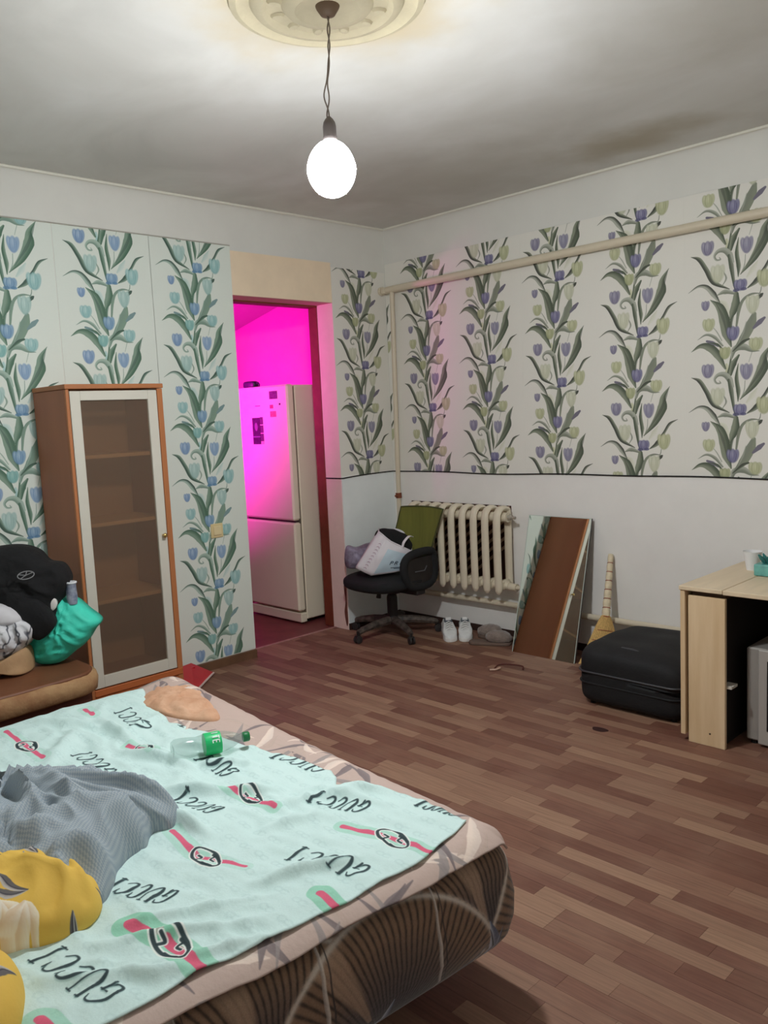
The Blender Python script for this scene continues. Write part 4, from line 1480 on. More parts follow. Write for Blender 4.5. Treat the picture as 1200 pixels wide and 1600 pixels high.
GLY = {
    'P': [[(0, 0), (0, 1)], [(0, 1), (0.5, 1), (0.65, 0.78), (0.5, 0.55), (0, 0.52)]],
    'R': [[(0, 0), (0, 1)], [(0, 1), (0.5, 1), (0.65, 0.78), (0.5, 0.55), (0, 0.52)], [(0.3, 0.52), (0.68, 0)]],
    'I': [[(0.2, 0), (0.2, 1)]],
    'M': [[(0, 0), (0, 1), (0.4, 0.35), (0.8, 1), (0.8, 0)]],
    'O': [[(0.35, 0), (0.05, 0.25), (0.05, 0.75), (0.35, 1), (0.65, 0.75), (0.65, 0.25), (0.35, 0)]],
    'A': [[(0, 0), (0.35, 1), (0.7, 0)], [(0.15, 0.4), (0.55, 0.4)]],
    'L': [[(0, 1), (0, 0), (0.5, 0)]],
    'S': [[(0.6, 0.85), (0.3, 1), (0.05, 0.78), (0.55, 0.3), (0.3, 0), (0, 0.15)]],
    'E': [[(0.55, 1), (0, 1), (0, 0), (0.55, 0)], [(0, 0.52), (0.45, 0.52)]],
    'N': [[(0, 0), (0, 1), (0.6, 0), (0.6, 1)]],
    'T': [[(0, 1), (0.7, 1)], [(0.35, 1), (0.35, 0)]],
}
m_ink = mat('bag_ink', (64, 84, 100), 0.6)
m_ink2 = mat('bag_ink_pink', (190, 160, 180), 0.6)
x = 0.40
for k, chh in enumerate('PRIM'):
    mb = MB()
    for st_ in GLY[chh]:
        pts = [bagpt(x + gx * 0.13, 0.33 + gy * 0.13, 0.003) for gx, gy in st_]
        mb.tube(pts, 0.0022, 5)
    mb.build('letter', m_ink, bg, smooth=True)
    x += 0.155
for row, x0 in ((0.22, 0.48), (0.17, 0.6)):
    MB().tube([bagpt(x0, row, 0.003), bagpt(0.78, row, 0.003)], 0.0016, 5).build('small_print', m_ink, bg)
# blurred pinkish lettering on the gusset, running along the bag
for k in range(9):
    t = 0.10 + k * 0.085
    MB().tube([bagpt(-0.62, t, 0.003), bagpt(-0.52, t + 0.03, 0.003), bagpt(-0.44, t, 0.003)], 0.002, 5).build('gusset_print', m_ink2, bg)
# rim, handles, contents
MB().tube([bagpt(s, 1.0, 0.002) for s in ss], 0.004, 6).build('rim', m_bagw, bg, smooth=True)
hp = smoothcurve([bagpt(0.55, 0.98, 0.004), bagpt(0.50, 1.18, 0.02), bagpt(0.62, 1.42, -0.02), bagpt(0.80, 1.5, -0.06)], 5)
MB().tube(hp, 0.010, 6, sx=0.35).build('handle', m_bagw, bg, smooth=True)
hp = smoothcurve([bagpt(-0.35, 1.02, -0.11), bagpt(-0.1, 1.22, -0.13), bagpt(0.35, 1.32, -0.13), bagpt(0.6, 1.2, -0.12)], 5)
MB().tube(hp, 0.010, 6, sx=0.35).build('handle', m_bagw, bg, smooth=True)
m_blk = mat('black_cloth', (20, 20, 22), 0.9, var=0.2, scale=12, bump=0.3, bscale=60)
cc = bagpt(0.16, 0.90, -0.08)


def cp(q, h):
    q += q * 0.12 * noise.noise(q * 16)
    return q


cl = superbox(-0.125, 0.125, -0.06, 0.06, -0.08, 0.095, 2.4, 12, cp)
Mr = Matrix.Translation(cc) @ Matrix.Rotation(math.radians(45.6), 4, 'Z') @ Matrix.Rotation(math.radians(24), 4, 'Y')
cl.v = [tuple(Mr @ Vector(v)) for v in cl.v]
cl.build('black_cloth', m_blk, bg, smooth='all')

m_pur = mat('purple_cloth', (84, 62, 76), 0.6, col2=(156, 150, 172), scale=11, bump=0.4, bscale=30)
pb = mound([(-0.135, 0.47), (-0.125, 0.60), (-0.06, 0.592), (0.03, 0.618), (0.115, 0.60), (0.10, 0.51), (0.04, 0.455), (-0.05, 0.45)], 0.07, fold=0.9, fscale=16, seed=3.3, back=0.03, **vplane((0.20, -0.50)))
tag(pb.build('purple_bundle', m_pur, smooth='all'), 'crumpled purple grey bundle on the seat behind the white bag', 'bundle')

# ------------------------------------------------------------ sneakers and slippers
def sneaker(name, x, y, rz, label):
    t = thing(name, label, 'shoe', (x, y, 0), rz, 'white sneakers by the radiator')
    m_w = mat('sneaker_white', (226, 228, 228), 0.6, var=0.06, scale=18, bump=0.2, bscale=60)
    m_s = mat('sneaker_sole', (236, 236, 234), 0.5)
    m_d = mat('sneaker_dark', (84, 92, 100), 0.7)
    # local: heel at y=-0.13, toe at y=+0.14
    prof = [(-0.135, 0.030, 0.026), (-0.11, 0.040, 0.020), (-0.04, 0.038, 0.02), (0.04, 0.045, 0.02), (0.10, 0.045, 0.02), (0.14, 0.030, 0.022)]
    vs, fs = [], []
    n = 20
    outline = smoothcurve([(-0.030, -0.13), (0.030, -0.13), (0.038, -0.08), (0.036, -0.01), (0.046, 0.06), (0.040, 0.12), (0.005, 0.145), (-0.035, 0.12), (-0.044, 0.05), (-0.034, -0.01), (-0.038, -0.08)], 3, True)
    MB().prism([(p[0], p[1]) for p in outline], Matrix.Identity(4), 0.028).build('sole', m_s, t, local=True, smooth=True, bevel=0.004)
    rings = [(0.026, 1.0, 0), (0.045, 0.98, 0), (0.065, 0.90, -0.008), (0.082, 0.72, -0.03), (0.096, 0.60, -0.045), (0.100, 0.50, -0.05)]
    vs, fs = [], []
    no = len(outline)
    for z, s, dy in rings:
        for p in outline:
            zz = z
            if p[1] > 0.02:
                zz = z - (z - 0.026) * min(1, (p[1] - 0.02) / 0.16) * 0.62
            vs.append((p[0] * (0.96 if s > 0.9 else s + 0.1), dy + (p[1] - dy) * s, zz))
    for j in range(len(rings) - 1):
        for i in range(no):
            fs.append((j * no + i, j * no + (i + 1) % no, (j + 1) * no + (i + 1) % no, (j + 1) * no + i))
    fs.append(tuple((len(rings) - 1) * no + i for i in range(no)))
    MB().add(vs, fs).build('upper', m_w, t, local=True, smooth='all')
    MB().lathe([(0.022, 0.098), (0.024, 0.104), (0.017, 0.106), (0.014, 0.098)], (0, -0.055, 0), 14, Matrix.Diagonal((1, 1.5, 1, 1))).build('collar', m_d, t, local=True, smooth=True)
    tg = MB().bbox(-0.018, 0.018, -0.02, -0.008, 0.085, 0.125, 0.004).build('tongue', m_w, t, local=True)
    MB().bbox(-0.026, 0.026, -0.034, -0.004, 0.088, 0.108, 0.005).build('dark_lining', m_d, t, local=True)
    for k in range(4):
        yy = 0.006 + k * 0.020
        zz = 0.100 - k * 0.009
        MB().tube([(-0.024, yy, zz - 0.008), (0, yy, zz + 0.003), (0.024, yy, zz - 0.008)], 0.003, 5).build('lace', m_s, t, local=True, smooth=True)
    return t


# toes point to the wall, heels to the room
sneaker('sneaker', 0.675, -0.235, math.radians(228), 'left white sneaker beside the chair caster')
sneaker('sneaker', 0.755, -0.165, math.radians(222), 'right white sneaker next to the grey slippers')


def slipper(x, y, rz, label):
    t = thing('slipper', label, 'slipper', (x, y, 0), rz, 'grey fluffy slippers')
    m_f = mat('slipper_fluff', (140, 126, 118), 0.95, var=0.2, scale=22, bump=0.8, bscale=90, sheen=0.4)
    m_fs = mat('slipper_sole', (112, 94, 84), 0.9, var=0.1)
    outline = smoothcurve([(-0.032, -0.125), (0.032, -0.125), (0.046, -0.03), (0.052, 0.06), (0.035, 0.125), (-0.03, 0.125), (-0.05, 0.06), (-0.044, -0.03)], 3, True)
    MB().prism([(p[0], p[1]) for p in outline], Matrix.Identity(4), 0.02).build('sole', m_fs, t, local=True, smooth=True, bevel=0.005)
    mb = superbox(-0.056, 0.056, -0.03, 0.135, 0.012, 0.088, 2.3, 10, lambda q, h: q + Vector((0.004 * noise.noise(q * 60), 0.004 * noise.noise(q * 70), (0.006 * noise.noise(q * 50)) - 0.012 * max(0, q.y / h[1]))))
    mb.build('fluffy_upper', m_f, t, local=True, smooth='all')
    return t


slipper(1.00, -0.215, math.radians(-60), 'front grey fluffy slipper lying across its pair')
slipper(0.955, -0.095, math.radians(95), 'rear grey fluffy slipper close to the wall')

# thin strap lying on the floor
sp = thing('hair_band', 'thin reddish brown band lying on the floor before the mirror', 'band', (1.40, -0.57, 0))
c1 = smoothcurve([(1.345, -0.625, 0.006), (1.352, -0.585, 0.022), (1.41, -0.545, 0.024), (1.465, -0.52, 0.018), (1.478, -0.535, 0.005)], 5)
MB().tube(c1, 0.0045, 6).build('band', mat('band_brown', (84, 36, 30), 0.4), sp, smooth=True)
c2 = smoothcurve([(1.335, -0.65, 0.006), (1.362, -0.625, 0.007), (1.37, -0.60, 0.012)], 4)
MB().tube(c2, 0.006, 6).build('pale_tip', mat('band_pale', (190, 158, 140), 0.5), sp, smooth=True)

# red dustpan-like wedge by the cabinet
rd = thing('dustpan', 'red plastic dustpan with pale rim on the floor beside the cabinet', 'dustpan', (0.12, -1.85, 0))
m_red = mat('red_plastic', (190, 30, 44), 0.35, var=0.06)
q = [(0.385, -2.0), (0.085, -1.99), (0.045, -1.70), (0.17, -1.675), (0.385, -1.93)]
zs_ = [0.012, 0.05, 0.05, 0.012, 0.010]
q = [(0.29, -1.985), (0.08, -1.96), (0.03, -1.76), (0.105, -1.665), (0.325, -1.925)]
zs_ = [0.01, 0.075, 0.075, 0.010, 0.010]
n = 5
vs = [(a, b, z + 0.006) for (a, b), z in zip(q, zs_)] + [(a, b, max(z - 0.006, 0)) for (a, b), z in zip(q, zs_)]
MB().add(vs, [tuple(range(5)), tuple(range(9, 4, -1))] + [(i, (i + 1) % 5, 5 + (i + 1) % 5, 5 + i) for i in range(5)]).build('pan', m_red, rd)
MB().tube([(0.105, -1.662, 0.012), (0.215, -1.795, 0.012), (0.328, -1.927, 0.012)], 0.006, 6).build('rim', mat('rim_pale', (216, 190, 184), 0.5), rd, smooth=True)
MB().box(0.025, 0.085, -1.955, -1.77, 0.0, 0.07).build('rear_wall', m_red, rd)

# ------------------------------------------------------------ bench with clothes
bn = thing('bench', 'low brown vinyl bench with worn tan edge beside the cabinet', 'bench', (0.45, -3.2, 0))
m_vin = mat('vinyl_brown', (116, 72, 48), 0.5, var=0.12, scale=8, bump=0.1, bscale=30)
m_vin2 = mat('vinyl_tan_worn', (182, 148, 106), 0.8, col2=(150, 108, 74), scale=9, bump=0.4, bscale=40, detail=6)
m_vin3 = mat('vinyl_dark', (92, 46, 34), 0.6, var=0.1, scale=5)


def bench_outline(g):
    x1, y1 = 0.855 + g, -2.660 + g
    o = [(0.01, -4.2 - g), (x1 - 0.02, -4.2 - g), (x1 + 0.0, -3.5), (x1 - 0.004, -3.05), (x1 - 0.02, -2.85)]
    for k in range(7):
        a = k / 6 * PI / 2
        o.append((x1 - 0.16 + 0.135 * math.cos(a), y1 - 0.13 + 0.13 * math.sin(a)))
    o += [(0.42, y1), (0.01, y1)]
    return o


MB().prism(bench_outline(-0.012), Matrix.Translation((0, 0, 0.0)), 0.33).build('base', m_vin3, bn, smooth=True)
MB().prism(bench_outline(-0.003), Matrix.Translation((0, 0, 0.392)), 0.028).build('seat_top', m_vin, bn, smooth=True, bevel=0.008)
ol = bench_outline(0.0)
rim = []
pts = smoothcurve([(x, y) for x, y in ol[1:]], 4)
vs, fs = [], []
n = len(pts)
prof = [(0.0, 0.325), (0.014, 0.335), (0.018, 0.37), (0.012, 0.402), (-0.012, 0.414), (-0.04, 0.412), (-0.04, 0.33)]
for i in range(n):
    a, b = np.array(pts[max(i - 1, 0)]), np.array(pts[min(i + 1, n - 1)])
    t = (b - a) / (np.linalg.norm(b - a) + 1e-9)
    nr = np.array((t[1], -t[0]))
    if i < n and np.dot(nr, np.array(pts[i]) - np.array((0.3, -3.3))) < 0:
        nr = -nr
    for d, z in prof:
        ww = 0.004 * noise.noise(Vector((pts[i][0] * 20, pts[i][1] * 20, z * 20)))
        vs.append((pts[i][0] + nr[0] * (d + ww), pts[i][1] + nr[1] * (d + ww), z + ww))
m_ = len(prof)
for i in range(n - 1):
    for k in range(m_):
        fs.append((i * m_ + k, i * m_ + (k + 1) % m_, (i + 1) * m_ + (k + 1) % m_, (i + 1) * m_ + k))
MB().add(vs, fs).build('worn_edge_band', m_vin2, bn, smooth='all')

PB = (0.525, -2.775)
tl = mound([(0.076, 0.715), (0.112, 0.708), (0.148, 0.705), (0.20, 0.655), (0.251, 0.604), (0.218, 0.559), (0.18, 0.508), (0.128, 0.47), (0.058, 0.424), (-0.037, 0.424), (-0.067, 0.47), (-0.068, 0.53), (-0.02, 0.60), (0.04, 0.66)],
           0.10, fold=1.0, fscale=13, seed=9.1, back=0.05, **vplane(PB))
tag(tl.build('turquoise_bag', mat('turquoise_cloth', (66, 214, 188), 0.6, var=0.10, scale=14, bump=0.25, bscale=30), smooth='all'), 'crumpled turquoise cloth bag leaning toward the cabinet door', 'bag')
bj = thing('black_jacket', 'black jacket piled on the bench with a small grey round badge', 'jacket', (0.5, -2.8, 0.6))
mound([(-0.203, 0.955), (-0.077, 0.963), (0.005, 0.936), (0.05, 0.886), (0.112, 0.868), (0.141, 0.809), (0.125, 0.755), (0.095, 0.70), (0.085, 0.633), (0.04, 0.59), (0.0, 0.575), (-0.07, 0.60), (-0.13, 0.66), (-0.22, 0.69), (-0.35, 0.70), (-0.36, 0.90)],
      0.17, fold=0.55, fscale=9, seed=4.4, back=0.06, peak=(-0.08, 0.80), **vplane((PB[0] + 0.02, PB[1] - 0.02))).build('jacket_body', m_blk, bj, smooth='all')
P2 = vplane((PB[0] + 0.02, PB[1] - 0.02))
mound([(0.005, 0.745), (0.05, 0.725), (0.103, 0.632), (0.03, 0.560), (-0.03, 0.60), (-0.10, 0.655), (-0.14, 0.72), (-0.06, 0.76)], 0.05, fold=0.5, fscale=12, seed=2.9, back=0.03, origin=Vector(P2['origin']) + P2['N'] * 0.10, U=P2['U'], V=P2['V'], N=P2['N']).build('sleeve', m_blk, bj, smooth='all')
cbg = Vector(P2['origin']) + P2['U'] * 0.015 + Vector((0, 0, 0.852)) + P2['N'] * 0.142
rg = [cbg + P2['U'] * 0.030 * math.cos(a) + Vector((0, 0, 0.015 * math.sin(a))) + P2['N'] * (0.004 - 0.03 * math.sin(a) * 0.4 - 0.02 * math.cos(a) * 0.6) for a in np.linspace(0, 2 * PI, 20, endpoint=False)]
MB().tube(rg, 0.0022, 5, closed=True).tube([rg[2], cbg + P2['N'] * 0.006, rg[9]], 0.0018, 5).tube([rg[5], cbg + P2['N'] * 0.006, rg[13]], 0.0018, 5).build('badge', mat('badge_silver', (128, 128, 130), 0.5), bj, smooth=True)

m_wp_ = mat('white_patterned_cloth', (206, 204, 208), 0.85, var=0.04, scale=10)


def pattern_cloth():
    m = bpy.data.materials.new('white_cloth_grey_scrolls')
    m.use_nodes = True
    nt = m.node_tree
    p = nt.nodes['Principled BSDF']
    p.inputs['Roughness'].default_value = 0.85
    tc = nt.nodes.new('ShaderNodeTexCoord')
    w = nt.nodes.new('ShaderNodeTexWave')
    w.wave_type = 'RINGS'
    w.inputs['Scale'].default_value = 7
    w.inputs['Distortion'].default_value = 9
    w.inputs['Detail'].default_value = 2
    w.inputs['Detail Scale'].default_value = 1.6
    nt.links.new(tc.outputs['Object'], w.inputs['Vector'])
    cr = nt.nodes.new('ShaderNodeValToRGB')
    cr.color_ramp.elements[0].position = 0.0
    cr.color_ramp.elements[0].color = srgb(78, 80, 90)
    cr.color_ramp.elements[1].position = 0.22
    cr.color_ramp.elements[1].color = srgb(212, 212, 216)
    nt.links.new(w.outputs['Fac'], cr.inputs['Fac'])
    nt.links.new(cr.outputs['Color'], p.inputs['Base Color'])
    return m


P3 = vplane((0.532, -2.933))
tag(mound([(-0.30, 0.735), (-0.15, 0.742), (-0.02, 0.735), (0.042, 0.715), (0.085, 0.675), (0.07, 0.645), (-0.05, 0.635), (-0.2, 0.64), (-0.32, 0.64)], 0.10, fold=0.4, fscale=9, seed=1.4, back=0.08, origin=(0.56, -2.96, 0), U=P3['U'], V=P3['V'], N=P3['N']).build('white_shirt', m_wp_, smooth='all'),
    'plain whitish shirt lying between black jacket and patterned cloth', 'shirt')
tag(mound([(-0.30, 0.66), (-0.1, 0.66), (0.042, 0.675), (0.10, 0.665), (0.13, 0.627), (0.12, 0.585), (0.09, 0.552), (0.036, 0.504), (-0.051, 0.470), (-0.30, 0.47)], 0.14, fold=1.1, fscale=15, seed=2.2, back=0.06, **P3).build('patterned_cloth', pattern_cloth(), smooth='all'),
    'white cloth with grey scroll pattern crumpled on the bench', 'cloth')
tag(mound([(-0.30, 0.50), (-0.1, 0.49), (0.008, 0.505), (0.075, 0.53), (0.087, 0.459), (0.082, 0.424), (0.043, 0.432), (-0.055, 0.425), (-0.30, 0.424)], 0.16, fold=0.4, fscale=8, seed=7.2, back=0.04, origin=P3['origin'], U=P3['U'], V=P3['V'], N=P3['N']).build('paper_sack', mat('kraft_paper', (186, 150, 112), 0.8, var=0.1, scale=12, bump=0.3, bscale=30), smooth='all'),
    'crumpled brown paper sack under the patterned cloth', 'paper sack')
rgp = Vector((0.525, -2.775, 0)) + P['U'] * 0.145 + P['N'] * 0.03
rt = thing('tape_roll', 'white rimmed dark blue roll standing behind the turquoise bag', 'roll', (rgp.x, rgp.y, 0.71))
rot = Matrix.Translation(rgp) @ Matrix.Rotation(math.radians(-14), 4, N)
MB().lathe([(0.020, 0.69), (0.024, 0.72), (0.021, 0.775), (0.024, 0.783), (0.019, 0.785), (0.017, 0.775), (0.017, 0.74)], (rgp.x, rgp.y, 0), 20).build('roll_body', mat('roll_blue', (96, 106, 134), 0.5, col2=(170, 176, 190), scale=26), rt, smooth=True)
rr_ = [(rgp.x + 0.021 * math.cos(a), rgp.y + 0.021 * math.sin(a), 0.786) for a in np.linspace(0, 2 * PI, 20, endpoint=False)]
MB().tube(rr_, 0.005, 8, closed=True).build('rim', mat('roll_white', (220, 222, 226), 0.5), rt, smooth=True)
ws = mound([(0.012, 0.712), (0.055, 0.765), (0.10, 0.715), (0.075, 0.675)], 0.012, fold=0.2, seed=5, back=0.012, rings=8, origin=Vector(P2['origin']) + P2['N'] * 0.06, U=P2['U'], V=P2['V'], N=P2['N'])
tag(ws.build('paper_scrap', mat('scrap_white', (224, 220, 216), 0.7), smooth='all'), 'small white scrap poking out between jacket and turquoise bag', 'paper')

# ------------------------------------------------------------ bed
BO = Vector((3.030, -2.655, 0))
BA = math.radians(-4.0)
TOPZ = 0.405
RB = 0.085
bd_ = thing('sofa_bed', 'unfolded sofa bed upholstered in brown fan patterned velour', 'bed', BO, BA)
BW, BLn = 1.80, 1.95        # along -x, along -y in bed axes


def fan_canvas():
    """velour print: dark fans with radiating ribs, pale edges and blue-grey feathers; 1 px = 2 mm, 2.4 x 0.9 m"""
    w, h = 1200, 450
    cv = Canvas(w, h, (96, 78, 66))
    yy, xx = np.mgrid[0:h, 0:w].astype(np.float32)
    img = cv.a
    fans = [(x, 255 + (30 if k % 2 else 0), 245, 0.25 if k % 2 else -0.1) for k, x in enumerate(range(-60, 1400, 235))]
    fans += [(x, 470, 190, 0.1) for x in range(-180, 1400, 235)]
    order = list(range(7, len(fans))) + list(range(0, 7, 2)) + list(range(1, 7, 2))
    for i in order:
        cx, cy, R, tilt = fans[i]
        dx, dy = xx - cx, yy - cy
        r = np.hypot(dx * 0.92, dy) / R
        th = np.arctan2(dx, -dy) - tilt
        half = 1.5
        inside = (r < 1) & (np.abs(th) < half)
        ribs = 0.5 + 0.5 * np.cos(th * 96 + 1.1 * np.sin(r * 7 + i) + 0.8 * np.sin(th * 5 + i * 2))
        cross = 0.5 + 0.5 * np.cos(r * 70 + 2 * np.sin(th * 9))
        shade = np.clip(r * 1.25, 0, 1)
        dark = np.array((42, 42, 54), np.float32) / 255
        brown = np.array((122, 94, 72), np.float32) / 255
        tan = np.array((164, 136, 114), np.float32) / 255
        base = dark + (brown - dark) * (np.clip(shade * 1.35 - 0.42, 0, 1)[..., None] ** 1.1)
        line = (ribs ** 3)[..., None] * (0.65 + 0.2 * cross[..., None])
        col = base * (1 - 0.75 * line) + 0.04 * np.array((1, 0.8, 0.7), np.float32)
        # pale wedge
        wedge = np.clip(1 - np.abs(th - 0.25) / (0.16 * np.clip(r, 0.3, 1)), 0, 1) * (r > 0.35)
        col = col + (tan - col) * np.clip(wedge * 3, 0, 1)[..., None] * 0.75
        a = np.where(inside, 1.0, 0.0)[..., None]
        img[:] = img * (1 - a) + col * a
        edge = np.exp(-((r - 0.98) / 0.022) ** 2) * (np.abs(th) < half)
        img += (np.array((196, 186, 176), np.float32) / 255 - img) * (edge * 0.95)[..., None]
        edge2 = np.exp(-((np.abs(th) - half) * r / 0.03) ** 2) * (r < 1)
        img += (np.array((150, 148, 152), np.float32) / 255 - img) * (edge2 * 0.35)[..., None]
    for k, (cx, cy, R, tilt) in enumerate(fans[:7]):
        fl = 1 if k % 2 else -1
        cv.leaf([(cx - 4 * fl, cy - 95), (cx + 16 * fl, cy - 30), (cx + 2 * fl, cy + 60)], (3, 34, 4), (84, 90, 112), (170, 176, 190))
        cv.leaf([(cx - 4 * fl, cy - 80), (cx + 14 * fl, cy - 25), (cx + 2 * fl, cy + 45)], (1, 5, 1), (36, 38, 52), (36, 38, 52))
        cv.leaf([(cx + 30 * fl, cy - 70), (cx + 22 * fl, cy - 10), (cx + 2 * fl, cy + 60)], (2, 16, 3), (70, 76, 98), (140, 146, 164), 0.9)
        cv.leaf([(cx + 90 * fl, cy - 60), (cx + 60 * fl, cy + 10), (cx - 10 * fl, cy + 50)], (2, 14, 3), (78, 84, 104), (132, 138, 156), 0.8)
        cv.leaf([(cx - 118, cy - 250), (cx - 108, cy - 120), (cx - 118, cy + 10)], (3, 9, 3), (206, 198, 190), (150, 142, 136), 0.8)
        cv.leaf([(cx - 128, cy - 240), (cx - 121, cy - 120), (cx - 126, cy - 10)], (1, 3, 1), (40, 36, 38), (40, 36, 38), 0.8)
    cv.a[:] = np.clip(cv.a + RNG.normal(0, 0.02, cv.a.shape[:2])[..., None], 0, 1)
    return cv.a[::-1].copy()


m_velour = print_mat('velour_brown_fans', fan_canvas(), 0.85, bump=0.15, bscale=150, sheen=0.3)
# body: profile swept along the foot side and the right side, rounded corner
prof = []
for k in range(7):
    a = k / 6 * PI / 2
    prof.append((-RB + RB * math.sin(a), TOPZ - RB + RB * math.cos(a)))
prof += [(0.012, 0.27), (0.010, 0.22), (-0.005, 0.175), (-0.03, 0.145), (-0.075, 0.125)]
plan = [(-BW, 0.0, 0, 1), (-1.2, 0, 0, 1), (-0.6, 0, 0, 1)]
RC = 0.09
for k in range(9):
    a = PI / 2 - k / 8 * PI / 2
    plan.append((-RC + RC * math.cos(a), -RC + RC * math.sin(a), math.cos(a), math.sin(a)))
for y in np.linspace(-0.25, -BLn, 14):
    plan.append((0.0, y, 1, 0))
vs, uv, fs = [], [], []
acc = 0
px_ = None
for (x, y, nx, ny) in plan:
    if px_ is not None:
        acc += math.hypot(x - px_[0], y - px_[1])
    px_ = (x, y)
    pa = 0
    pp_ = None
    for (d, z) in prof:
        if pp_ is not None:
            pa += math.hypot(d - pp_[0], z - pp_[1])
        pp_ = (d, z)
        bul = 0.010 * noise.noise(Vector((acc * 3, z * 4, 1)))
        vs.append((x + nx * (d + bul), y + ny * (d + bul), z))
        uv.append(((acc - 1.35) / 2.4 * 1.5, 1.0 - (pa + 0.02) / 0.9 * 1.45))
m_ = len(prof)
for i in range(len(plan) - 1):
    for k in range(m_ - 1):
        fs.append((i * m_ + k, i * m_ + k + 1, (i + 1) * m_ + k + 1, (i + 1) * m_ + k))
MB().add(vs, fs, uv).build('side_upholstery', m_velour, bd_, smooth='all', local=True)
vsp = [(-BW, -0.05), (-0.09, -0.05), (-0.06, -0.09), (-0.06, -BLn), (-BW, -BLn)]
MB().prism(vsp, Matrix.Translation((0, 0, 0.13)), TOPZ - 0.13 - 0.004).build('mattress', mat('mattress_brown', (120, 96, 78), 0.9), bd_, local=True)
for lx, ly in ((-0.12, -0.52), (-1.65, -0.25), (-0.12, -1.6), (-1.65, -1.6)):
    MB().bbox(lx - 0.05, lx + 0.01, ly - 0.02, ly + 0.02, 0, 0.135, 0.003).build('leg', mat('leg_grey', (150, 148, 146), 0.5), bd_, local=True)


def bed_surf(a, b, off):
    """a, b: distance from foot edge / right edge measured over the rounded rim (bed axes); returns local point"""
    x, y, z = -a, -b, TOPZ
    R = RB
    if a < R:
        t = min((R - a) / R, 1.45)
        x = -R + (R + off) * math.sin(min(t, PI / 2 - 0.05))
        z -= (R) * (1 - math.cos(min(t, PI / 2)))
    if b < R:
        t = min((R - b) / R, 1.45)
        y = -R + (R + off) * math.sin(min(t, PI / 2 - 0.05))
        z -= R * (1 - math.cos(min(t, PI / 2)))
    # round off the plan corner
    if x > -RC and y > -RC:
        ex, ey = x + RC, y + RC
        L = math.hypot(ex, ey)
        M_ = max(ex, ey)
        if L > 1e-6:
            k = (M_ / L) * 0.75 + 0.25
            x, y = -RC + ex * k, -RC + ey * k
    return x, y, max(z, TOPZ - 0.10) + off


def coverlet_canvas():
    w, h = 700, 700
    cv = Canvas(w, h, (192, 170, 160))
    r = np.random.RandomState(3)
    for k in range(170):
        x, y = r.uniform(0, w), r.uniform(0, h)
        a = r.uniform(0, 6.28)
        L = r.uniform(30, 90)
        c = [(150, 140, 138), (232, 214, 200), (118, 106, 108), (190, 168, 156)][r.randint(4)]
        dx, dy = math.cos(a) * L, math.sin(a) * L
        cv.leaf([(x - dx, y - dy), (x + dy * 0.2, y - dx * 0.2), (x + dx, y + dy)], (2, r.uniform(10, 26), 2), c, tuple(int(v * 0.85 + 25) for v in c), 0.85, 5)
    return cv.a[::-1].copy()


m_cover = print_mat('coverlet_leaf_print', coverlet_canvas(), 0.8, bump=0.2, bscale=60)
NA, NB_ = 90, 90
vs, uv, fs = [], [], []
for i in range(NA + 1):
    for j in range(NB_ + 1):
        u_, v_ = i / NA, j / NB_
        b = 1.9 * v_ ** 1.4
        a = 1.74 * u_ ** 1.4
        # rim hangs unevenly
        ea = 0.014 + 0.016 * noise.noise(Vector((b * 3.5, 0, 5))) + 0.02 * min(1, b)
        eb = 0.02 + 0.028 * noise.noise(Vector((a * 4.5, 7, 0)))
        aa = ea + (a) * (1.74 - ea) / 1.74
        bb = eb + (b) * (1.9 - eb) / 1.9
        x, y, z = bed_surf(aa, bb, 0.010)
        wv = 0.5 + 0.5 * noise.noise(Vector((aa * 4, bb * 22, 0)))
        wv2 = 0.5 + 0.5 * noise.noise(Vector((aa * 22, bb * 4, 3)))
        k = math.exp(-((aa - 0.05) / 0.1) ** 2)
        k2 = math.exp(-((bb - 0.05) / 0.1) ** 2)
        z += 0.010 * wv2 * k2 + 0.006 * wv * k + 0.004
        if u_ > 0.6 and v_ < 0.5:
            z += 0.035 * max(0, (aa - 0.9) / 0.8) * math.exp(-((bb - 0.1) / 0.16) ** 2)
        vs.append((x, y, z))
        uv.append((aa * 1.1, bb * 1.1))
fs = [(i * (NB_ + 1) + j, i * (NB_ + 1) + j + 1, (i + 1) * (NB_ + 1) + j + 1, (i + 1) * (NB_ + 1) + j) for i in range(NA) for j in range(NB_)]
cvl = thing('coverlet', 'pinkish beige leaf patterned coverlet showing around the mint sheet', 'blanket', BO, BA)
o = MB().add(vs, fs, uv).build('cover_cloth', m_cover, cvl, smooth='all', local=True)
sd = o.modifiers.new('thick', 'SOLIDIFY')
sd.thickness = 0.005
sd.offset = 1

# tan quilted corner at the head end
qlt = mound([(1.30, -2.655), (1.38, -2.60), (1.50, -2.60), (1.62, -2.64), (1.78, -2.70), (1.80, -2.74), (1.70, -2.79), (1.55, -2.82), (1.45, -2.82), (1.36, -2.76)], 0.05, origin=(0, 0, 0.424), U=(1, 0, 0), V=(0, 1, 0), N=(0, 0, 1), fold=1.8, fscale=12, seed=6.6, back=0.02, power=3.2)
tag(qlt.build('tan_quilt', mat('quilt_tan', (196, 148, 116), 0.85, col2=(214, 172, 142), scale=16, bump=0.5, bscale=26), smooth='all'), 'tan quilted pad at the far right corner of the bed', 'quilt')

# mint sheet with print
SX0, SX1, SY0, SY1 = 1.05, 3.10, -4.35, -2.60
PXM = 800.0      # px per metre


